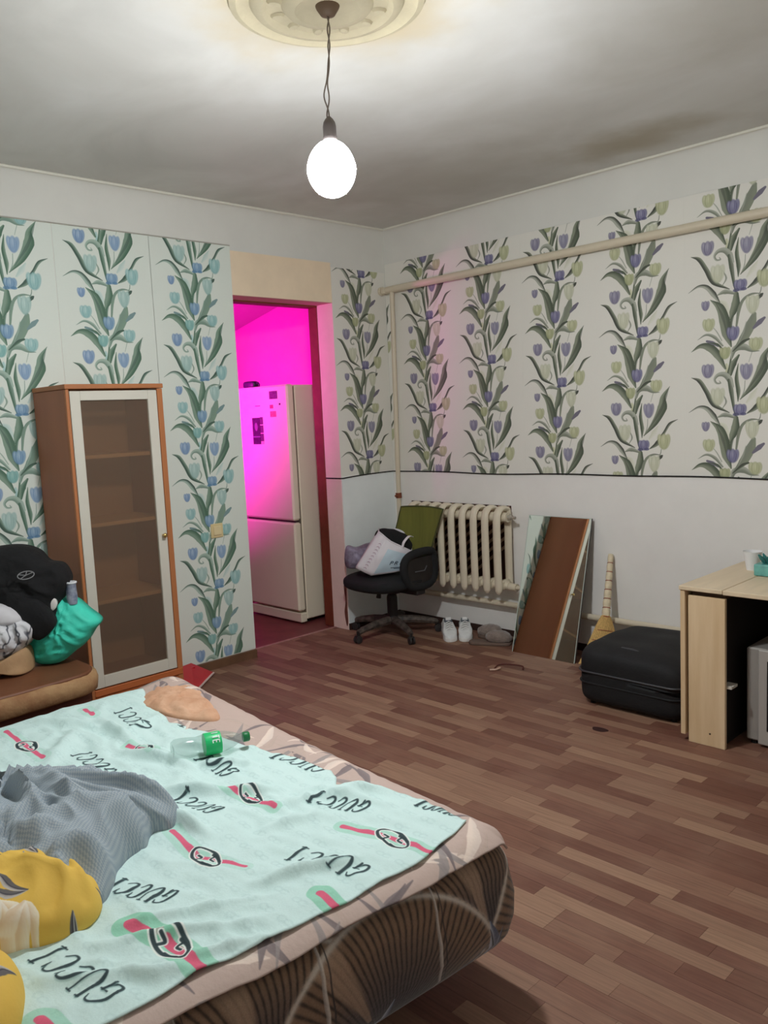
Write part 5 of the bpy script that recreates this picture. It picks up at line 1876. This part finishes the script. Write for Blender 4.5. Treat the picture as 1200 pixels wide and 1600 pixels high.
def sheet_canvas():
    w, h = int((SX1 - SX0) * PXM), int((SY1 - SY0) * PXM)
    cv = Canvas(w, h, (204, 229, 226))
    r = np.random.RandomState(5)

    def X(x, y):
        return ((x - SX0) * PXM, (SY1 - y) * PXM)
    # faint monogram ground
    mono = (182, 210, 208)
    for i in range(int(w / 50) + 1):
        for j in range(int(h / 50) + 1):
            x, y = i * 50 + (25 if j % 2 else 0), j * 50
            for s in (-8, 8):
                ring = [(x + s + 9 * math.cos(a), y + 6 * math.sin(a)) for a in np.linspace(0.6, 5.6, 6)]
                cv.leaf(ring, (4, 4), mono, mono, 0.35, 3)
    ink = (42, 58, 62)
    shd = (120, 160, 156)
    G_ = {'G': [([(0.95, 0.80), (0.75, 0.98), (0.4, 0.95), (0.08, 0.55), (0.2, 0.1), (0.55, 0.02), (0.85, 0.25)], (3, 5, 7, 12, 8, 6, 8)), ([(0.55, 0.42), (1.0, 0.42)], (4, 4)), ([(0.86, 0.42), (0.84, 0.0)], (9, 6))],
          'U': [([(0.1, 1.0), (0.12, 0.4), (0.35, 0.03), (0.65, 0.1), (0.85, 0.45), (0.88, 1.0)], (11, 11, 7, 5, 4, 4)), ([(0.0, 1.0), (0.3, 1.0)], (4, 4)), ([(0.72, 1.0), (1.0, 1.0)], (4, 4))],
          'C': [([(0.92, 0.78), (0.7, 0.98), (0.35, 0.92), (0.06, 0.5), (0.2, 0.1), (0.6, 0.02), (0.92, 0.22)], (4, 5, 7, 12, 8, 5, 4)), ([(0.92, 0.92), (0.92, 0.66)], (5, 3))],
          'I': [([(0.5, 1.0), (0.5, 0.0)], (11, 11)), ([(0.25, 1.0), (0.75, 1.0)], (4, 4)), ([(0.25, 0.0), (0.75, 0.0)], (4, 4))]}

    def word(p0, p1, hgt, s='GUCCI', slant=0.28, al=1.0):
        """runs from p0 (first letter) to p1 (last letter); letter tops to the left of the running direction"""
        a, b = np.array(X(*p0)), np.array(X(*p1))
        d = b - a
        L = np.linalg.norm(d)
        d /= L
        up = np.array((-d[1], d[0])) * -1      # canvas y down: left of the direction
        up = up + d * slant
        ch_ = hgt * PXM * 0.72
        adv = L / len(s)
        for k, c in enumerate(s):
            o_ = a + d * adv * k
            wd = adv * 0.82
            for pts, ws in G_[c]:
                q_ = [tuple(o_ + d * (gx * wd) + up * ((gy - 0.5) * ch_)) for gx, gy in pts]
                cv.leaf([(x + 2, y + 2) for x, y in q_], [v * 0.7 for v in ws], shd, shd, 0.4 * al, 6)
                cv.leaf(q_, [v * 0.62 for v in ws], ink, ink, 0.92 * al, 6)
    red, grn = (222, 84, 118), (130, 200, 168)

    def stripe(pts, wd=13, g=True, gal=0.4):
        P_ = [X(*p) for p in pts]
        if g:
            cv.leaf(P_, [wd * 3.2] * 3, grn, grn, gal, 8)
        cv.leaf(P_, [wd] * 3, red, red, 0.9, 8)

    def ring(c, s=1.0, ang=0.0):
        cx, cy = X(*c)
        ca, sa = math.cos(ang), math.sin(ang)

        def T(x, y):
            return (cx + (x * ca - y * sa) * s, cy + (x * sa + y * ca) * s)
        for m_w, col in ((12, (232, 238, 232)), (6, ink)):
            cv.leaf([T(42 * math.cos(a) * 1.0, 19 * math.sin(a)) for a in np.linspace(0.5, 5.6, 10)], [m_w * s] * 2, col, col, 0.95, 5)
            cv.leaf([T(14 + 30 * math.cos(a), 15 * math.sin(a)) for a in np.linspace(-1.9, 1.6, 8)], [m_w * 0.8 * s] * 2, col, col, 0.95, 5)
            cv.leaf([T(-20, 4), T(-8, 4), T(-8, 16)], [m_w * 0.8 * s] * 2, col, col, 0.95, 4)
            cv.leaf([T(24, -4), T(12, -4), T(12, -14)], [m_w * 0.7 * s] * 2, col, col, 0.95, 4)
    stripe([(2.682, -2.941), (2.825, -2.905), (2.945, -2.894)], 12)
    ring((2.822, -2.905), 1.0, 0.15)
    stripe([(2.376, -3.241), (2.53, -3.263)], 13, True, 0.3)
    stripe([(2.53, -3.263), (2.658, -3.220)], 10, True, 0.2)
    ring((2.549, -3.256), 1.0, 0.1)
    stripe([(2.655, -3.507), (2.74, -3.488)], 18, True, 0.75)
    stripe([(2.765, -3.485), (2.905, -3.486)], 17, True, 0.65)
    ring((2.778, -3.484), 1.15, 0.1)
    stripe([(2.873, -3.177), (2.960, -3.187)], 15, True, 0.7)
    stripe([(2.245, -3.021), (2.475, -2.994)], 10, True, 0.4)
    ring((2.370, -2.996), 0.85, 0.1)
    stripe([(1.297, -3.246), (1.642, -3.262)], 13, True, 0.2)
    ring((1.491, -3.253), 1.1, 0.1)
    stripe([(1.302, -2.966), (1.39, -2.979)], 14, True, 0.2)
    stripe([(1.759, -3.038), (1.906, -3.029)], 12, True, 0.3)
    ring((1.849, -3.031), 0.9, 0.1)
    stripe([(2.798, -3.751), (2.90, -3.746)], 16, True, 0.5)
    word((2.880, -3.052), (2.680, -3.112), 0.075)
    word((2.385, -2.740), (2.180, -2.775), 0.075)
    word((2.665, -2.843), (2.500, -2.897), 0.07)
    word((2.200, -2.940), (2.020, -2.935), 0.07)
    word((2.000, -2.725), (1.70, -2.815), 0.07)
    word((2.374, -3.105), (2.190, -3.126), 0.07)
    word((1.900, -3.174), (1.665, -3.160), 0.075)
    word((1.670, -2.930), (1.410, -2.882), 0.075)
    word((2.840, -3.640), (2.600, -3.668), 0.085)
    word((2.640, -3.400), (2.480, -3.467), 0.075)
    word((2.867, -2.700), (2.740, -2.724), 0.07)
    word((1.35, -3.5), (1.10, -3.47), 0.075)
    word((2.1, -3.95), (1.9, -3.98), 0.08)
    g = r.normal(0, 0.008, cv.a.shape[:2])[..., None]
    cv.a += g
    return cv.a[::-1].copy()


m_sheet = print_mat('sheet_mint_print', sheet_canvas(), 0.8, bump=0.12, bscale=120)
FOLDS = [((2.16, -3.125), (2.28, -3.035), 0.016, 0.016), ((2.28, -3.035), (2.40, -2.93), 0.012, 0.014), ((2.736, -3.246), (2.83, -3.03), 0.012, 0.016), ((1.818, -3.069), (2.06, -3.0), 0.016, 0.016),
         ((1.48, -2.987), (1.80, -3.02), 0.014, 0.018), ((1.80, -3.02), (2.08, -2.995), 0.012, 0.02), ((2.547, -3.089), (2.60, -2.93), 0.008, 0.02), ((1.294, -3.134), (1.52, -3.03), 0.012, 0.02),
         ((2.273, -3.208), (2.47, -3.192), 0.016, 0.016), ((2.67, -3.587), (2.86, -3.32), 0.008, 0.014), ((2.64, -3.531), (2.80, -3.25), 0.007, 0.014), ((2.851, -3.481), (2.92, -3.31), 0.008, 0.012),
         ((2.07, -2.98), (2.2, -2.86), 0.010, 0.014), ((1.9, -2.93), (2.0, -2.88), 0.012, 0.014), ((2.45, -3.02), (2.55, -2.80), 0.008, 0.02), ((1.70, -3.26), (1.50, -3.10), 0.012, 0.03),
         ((2.70, -3.70), (2.93, -3.45), 0.008, 0.016), ((2.45, -2.86), (2.70, -2.80), 0.008, 0.015), ((1.60, -2.80), (1.66, -3.0), 0.010, 0.02)]


def fold_h(x, y):
    h = 0.0
    for (x0, y0), (x1, y1), hh, wd in FOLDS:
        dx, dy = x1 - x0, y1 - y0
        L2 = dx * dx + dy * dy
        t = ((x - x0) * dx + (y - y0) * dy) / L2
        tc_ = min(max(t, 0), 1)
        qx, qy = x0 + dx * tc_, y0 + dy * tc_
        d2 = (x - qx) ** 2 + (y - qy) ** 2
        if d2 < (wd * 4) ** 2:
            taper = math.sin(PI * min(max((t + 0.15) / 1.3, 0), 1))
            h = max(h, 2.1 * hh * math.exp(-d2 / (wd * wd)) * taper)
    p = Vector((x * 5, y * 9, 0))
    w = noise.noise_vector(p * 0.7)
    r = 1 - abs(noise.noise(p + w * 1.5)) * 2
    h += 0.0085 * r + 0.0040 * noise.noise(Vector((x * 22, y * 34, 1)))
    return h


NU_, NV_ = 210, 200
BM4 = Matrix.Translation(BO) @ Matrix.Rotation(BA, 4, 'Z')
BMI = BM4.inverted()
ry_pts = [(1.05, -2.80), (1.32, -2.735), (1.45, -2.80), (1.68, -2.835), (1.86, -2.80), (2.04, -2.79), (2.25, -2.75), (2.412, -2.738), (2.50, -2.80), (2.56, -2.80), (2.62, -2.74), (2.70, -2.71), (2.80, -2.712), (2.90, -2.720), (3.10, -2.76)]
fx_pts = [(-4.35, 2.82), (-3.9, 2.868), (-3.64, 2.894), (-3.48, 2.900), (-3.27, 2.922), (-3.10, 2.936), (-2.997, 2.942), (-2.89, 2.938), (-2.80, 2.925), (-2.70, 2.90)]
lx_pts = [(-4.35, 1.18), (-3.25, 1.235), (-3.01, 1.218), (-2.90, 1.26), (-2.72, 1.335)]


def interp(pts, v):
    xs = [p[0] for p in pts]
    ys = [p[1] for p in pts]
    return float(np.interp(v, xs, ys))


vs, uv, fs = [], [], []
for i in range(NU_ + 1):
    for j in range(NV_ + 1):
        u_, v_ = i / NU_, j / NV_
        y = SY0 + 0.05 + (-2.73 - SY0 - 0.05) * v_
        for _ in range(3):
            x = interp(lx_pts, y) * (1 - u_) + interp(fx_pts, y) * u_
            yr = interp(ry_pts, x) + 0.010 * noise.noise(Vector((x * 14, 0, 0)))
            y = (SY0 + 0.05) * (1 - v_) + yr * v_
        x += 0.008 * noise.noise(Vector((0, y * 9, 4))) * u_
        lo = BMI @ Vector((x, y, 0))
        sx_, sy_, sz_ = bed_surf(max(-lo.x, 0.0), max(-lo.y, 0.0), 0.012)
        edge = min(u_, 1 - u_, 1 - v_) * 30
        z = sz_ + 0.014 + fold_h(x, y) * min(1, edge + 0.3)
        # ruffled right hem and a folded-over corner
        z += 0.012 * max(0, noise.noise(Vector((x * 18, 3, 0)))) * math.exp(-((1 - v_) / 0.03) ** 2)
        z += 0.030 * math.exp(-((x - 2.58) / 0.06) ** 2 - ((y - yr) / 0.035) ** 2)
        z += 0.035 * max(0, (1.75 - x) / 0.6) * math.exp(-((y + 2.76) / 0.14) ** 2)
        z += 0.004 * math.exp(-((1 - u_) / 0.004) ** 2)
        vs.append((x, y, z))
        uv.append(((x - SX0) / (SX1 - SX0), (y - SY0) / (SY1 - SY0)))
n1 = NV_ + 1
fs = [(i * n1 + j, i * n1 + j + 1, (i + 1) * n1 + j + 1, (i + 1) * n1 + j) for i in range(NU_) for j in range(NV_)]
sh = MB().add(vs, fs, uv).build('bed_sheet', m_sheet, smooth='all')
tag(sh, 'rumpled mint green sheet with black lettering and red stripes on the bed', 'sheet')
sd = sh.modifiers.new('thick', 'SOLIDIFY')
sd.thickness = 0.003
sd.offset = 1


# ------------------------------------------------------------ duvet, pillow, bottle on the bed
def check_mat():
    m = bpy.data.materials.new('duvet_grey_check')
    m.use_nodes = True
    nt = m.node_tree
    p = nt.nodes['Principled BSDF']
    p.inputs['Roughness'].default_value = 0.9
    uvn = nt.nodes.new('ShaderNodeUVMap')
    ck = nt.nodes.new('ShaderNodeTexChecker')
    ck.inputs['Scale'].default_value = 240
    ck.inputs['Color1'].default_value = srgb(140, 153, 163)
    ck.inputs['Color2'].default_value = srgb(162, 171, 176)
    nt.links.new(uvn.outputs['UV'], ck.inputs['Vector'])
    nt.links.new(ck.outputs['Color'], p.inputs['Base Color'])
    return m


def floral_canvas():
    w, h = 600, 600
    cv = Canvas(w, h, (224, 184, 84))
    r = np.random.RandomState(11)
    for k in range(14):
        x, y = r.uniform(0, w), r.uniform(0, h)
        a0 = r.uniform(0, 6.28)
        for q_ in range(3):
            a = a0 + q_ * 0.7
            L = r.uniform(50, 85)
            cv.leaf([(x, y), (x + L * 0.5 * math.cos(a), y + L * 0.5 * math.sin(a)), (x + L * math.cos(a + 0.3), y + L * math.sin(a + 0.3))], (10, r.uniform(24, 42), 6), (226, 204, 176), (240, 232, 218), 0.9, 5)
    for k in range(20):
        x, y = r.uniform(0, w), r.uniform(0, h)
        a = r.uniform(0, 6.28)
        for q_ in range(2):
            a += 0.55
            L = r.uniform(60, 110)
            dx, dy = L * math.cos(a), L * math.sin(a)
            cv.leaf([(x, y), (x + dx * 0.5 + dy * 0.12, y + dy * 0.5 - dx * 0.12), (x + dx, y + dy)], (4, 26, 3), (92, 90, 96), (182, 178, 176), 0.95, 5)
            cv.leaf([(x, y), (x + dx * 0.5 + dy * 0.12, y + dy * 0.5 - dx * 0.12), (x + dx, y + dy)], (2, 4, 1), (60, 58, 66), (60, 58, 66), 0.8, 5)
    return cv.a[::-1].copy()


m_check = check_mat()
m_floral = print_mat('floral_yellow', floral_canvas(), 0.8, bump=0.1, bscale=60)
dv = thing('duvet', 'bunched duvet with grey checked lining and yellow floral side on the bed', 'duvet', (2.3, -3.5, 0.43))
HZ = dict(U=(1, 0, 0), V=(0, 1, 0), N=(0, 0, 1))
mound([(2.325, -3.185), (2.365, -3.235), (2.355, -3.285), (2.40, -3.33), (2.417, -3.385), (2.455, -3.43), (2.51, -3.47), (2.55, -3.53), (2.52, -3.64), (2.3, -3.80), (2.05, -3.85), (1.80, -3.80), (1.75, -3.60), (1.92, -3.42), (2.05, -3.28), (2.2, -3.235), (2.27, -3.215)],
      0.155, origin=(0, 0, 0.434), fold=2.9, fscale=7.0, seed=8.8, back=0.01, rings=44, per=8, power=2.2, peak=(2.18, -3.50), **HZ).build('checked_lining', m_check, dv, smooth='all')
mound([(2.50, -3.50), (2.585, -3.54), (2.605, -3.62), (2.575, -3.70), (2.52, -3.78), (2.40, -3.90), (2.15, -3.98), (2.0, -3.85), (2.15, -3.70), (2.33, -3.62), (2.42, -3.55)],
      0.135, origin=(0, 0, 0.436), fold=1.7, fscale=9, seed=5.1, back=0.01, rings=34, per=8, power=2.3, uvs=2.1, **HZ).build('floral_cover', m_floral, dv, smooth='all')
pw = mound([(2.62, -3.745), (2.68, -3.735), (2.74, -3.755), (2.80, -3.79), (2.83, -3.84), (2.83, -3.95), (2.70, -4.08), (2.50, -4.08), (2.44, -3.95), (2.50, -3.82)], 0.12, origin=(0, 0, 0.434), fold=0.4, fscale=6, seed=1.9, back=0.01, rings=30, per=8, power=2.3, uvs=1.9, **HZ)
tag(pw.build('pillow', m_floral, smooth='all'), 'yellow and white floral pillow at the lower left corner of the photo', 'pillow')

bt = thing('plastic_bottle', 'empty clear plastic bottle with green label and cap lying on the sheet', 'bottle', (2.04, -2.91, 0.44))
m_pet = bpy.data.materials.new('clear_plastic')
m_pet.use_nodes = True
_nt = m_pet.node_tree
_p = _nt.nodes['Principled BSDF']
_p.inputs['Base Color'].default_value = (0.35, 0.42, 0.40, 1)
_p.inputs['Roughness'].default_value = 0.06
_p.inputs['Specular IOR Level'].default_value = 0.9
_tr = _nt.nodes.new('ShaderNodeBsdfTransparent')
_tr.inputs[0].default_value = (0.90, 0.93, 0.92, 1)
_mx = _nt.nodes.new('ShaderNodeMixShader')
_mx.inputs[0].default_value = 0.14
_nt.links.new(_tr.outputs[0], _mx.inputs[1])
_nt.links.new(_p.outputs[0], _mx.inputs[2])
_nt.links.new(_mx.outputs[0], _nt.nodes['Material Output'].inputs[0])
q0 = Vector((1.995, -3.015, 0.472))
q1 = Vector((2.075, -2.805, 0.472))
dirb = (q1 - q0).normalized()
Mb = Matrix.Translation(q0) @ dirb.to_track_quat('Z', 'Y').to_matrix().to_4x4()
Lb = (q1 - q0).length
R0 = 0.033
prof = [(0.012, 0.006), (0.026, 0.0), (R0, 0.010), (R0 + 0.001, 0.03), (R0 - 0.002, 0.055), (R0 - 0.0045, 0.075), (R0 - 0.002, 0.09), (R0, 0.10), (R0, 0.145), (R0 - 0.003, 0.165), (0.022, 0.19), (0.013, 0.208), (0.0125, Lb)]
MB().lathe(prof, n=28, M=Mb).build('bottle_body', m_pet, bt, smooth=True)
MB().lathe([(0.0145, Lb - 0.006), (0.0155, Lb - 0.004), (0.0155, Lb + 0.012), (0.013, Lb + 0.015)], n=20, M=Mb).build('cap', mat('cap_green', (20, 110, 60), 0.4), bt, smooth=True)
m_lab = mat('label_green', (36, 190, 112), 0.35)
lab = MB()
lab.lathe([(R0 + 0.0006, 0.098), (R0 + 0.0012, 0.100), (R0 + 0.0012, 0.146), (R0 + 0.0006, 0.148)], n=32, M=Mb)
lb = lab.build('label', m_lab, bt, smooth=True)
# white lettering across the label, reading along the bottle's girth
_ld = (Mb.to_3x3().inverted() @ Vector((0.5, -0.45, 0.74)))
LA = math.atan2(_ld.y, _ld.x)
m_let = mat('label_white', (240, 246, 242), 0.5)
for k, gl_ in enumerate('ITE'):
    lm_ = MB()
    for stk in GLY[gl_]:
        pts = []
        for (gx0, gy0), (gx1, gy1) in zip(stk[:-1], stk[1:]):
            for q_ in (0, 0.5, 1):
                gx, gy = gx0 + (gx1 - gx0) * q_, gy0 + (gy1 - gy0) * q_
                an = LA + (k - 1.0) * 0.42 + (gx - 0.3) * 0.42
                pts.append(Mb @ Vector(((R0 + 0.002) * math.cos(an), (R0 + 0.002) * math.sin(an), 0.140 - 0.02 * (1 - gy))))
        lm_.tube(pts, 0.0019, 5)
    lm_.build('letter', m_let, lb, smooth=True)
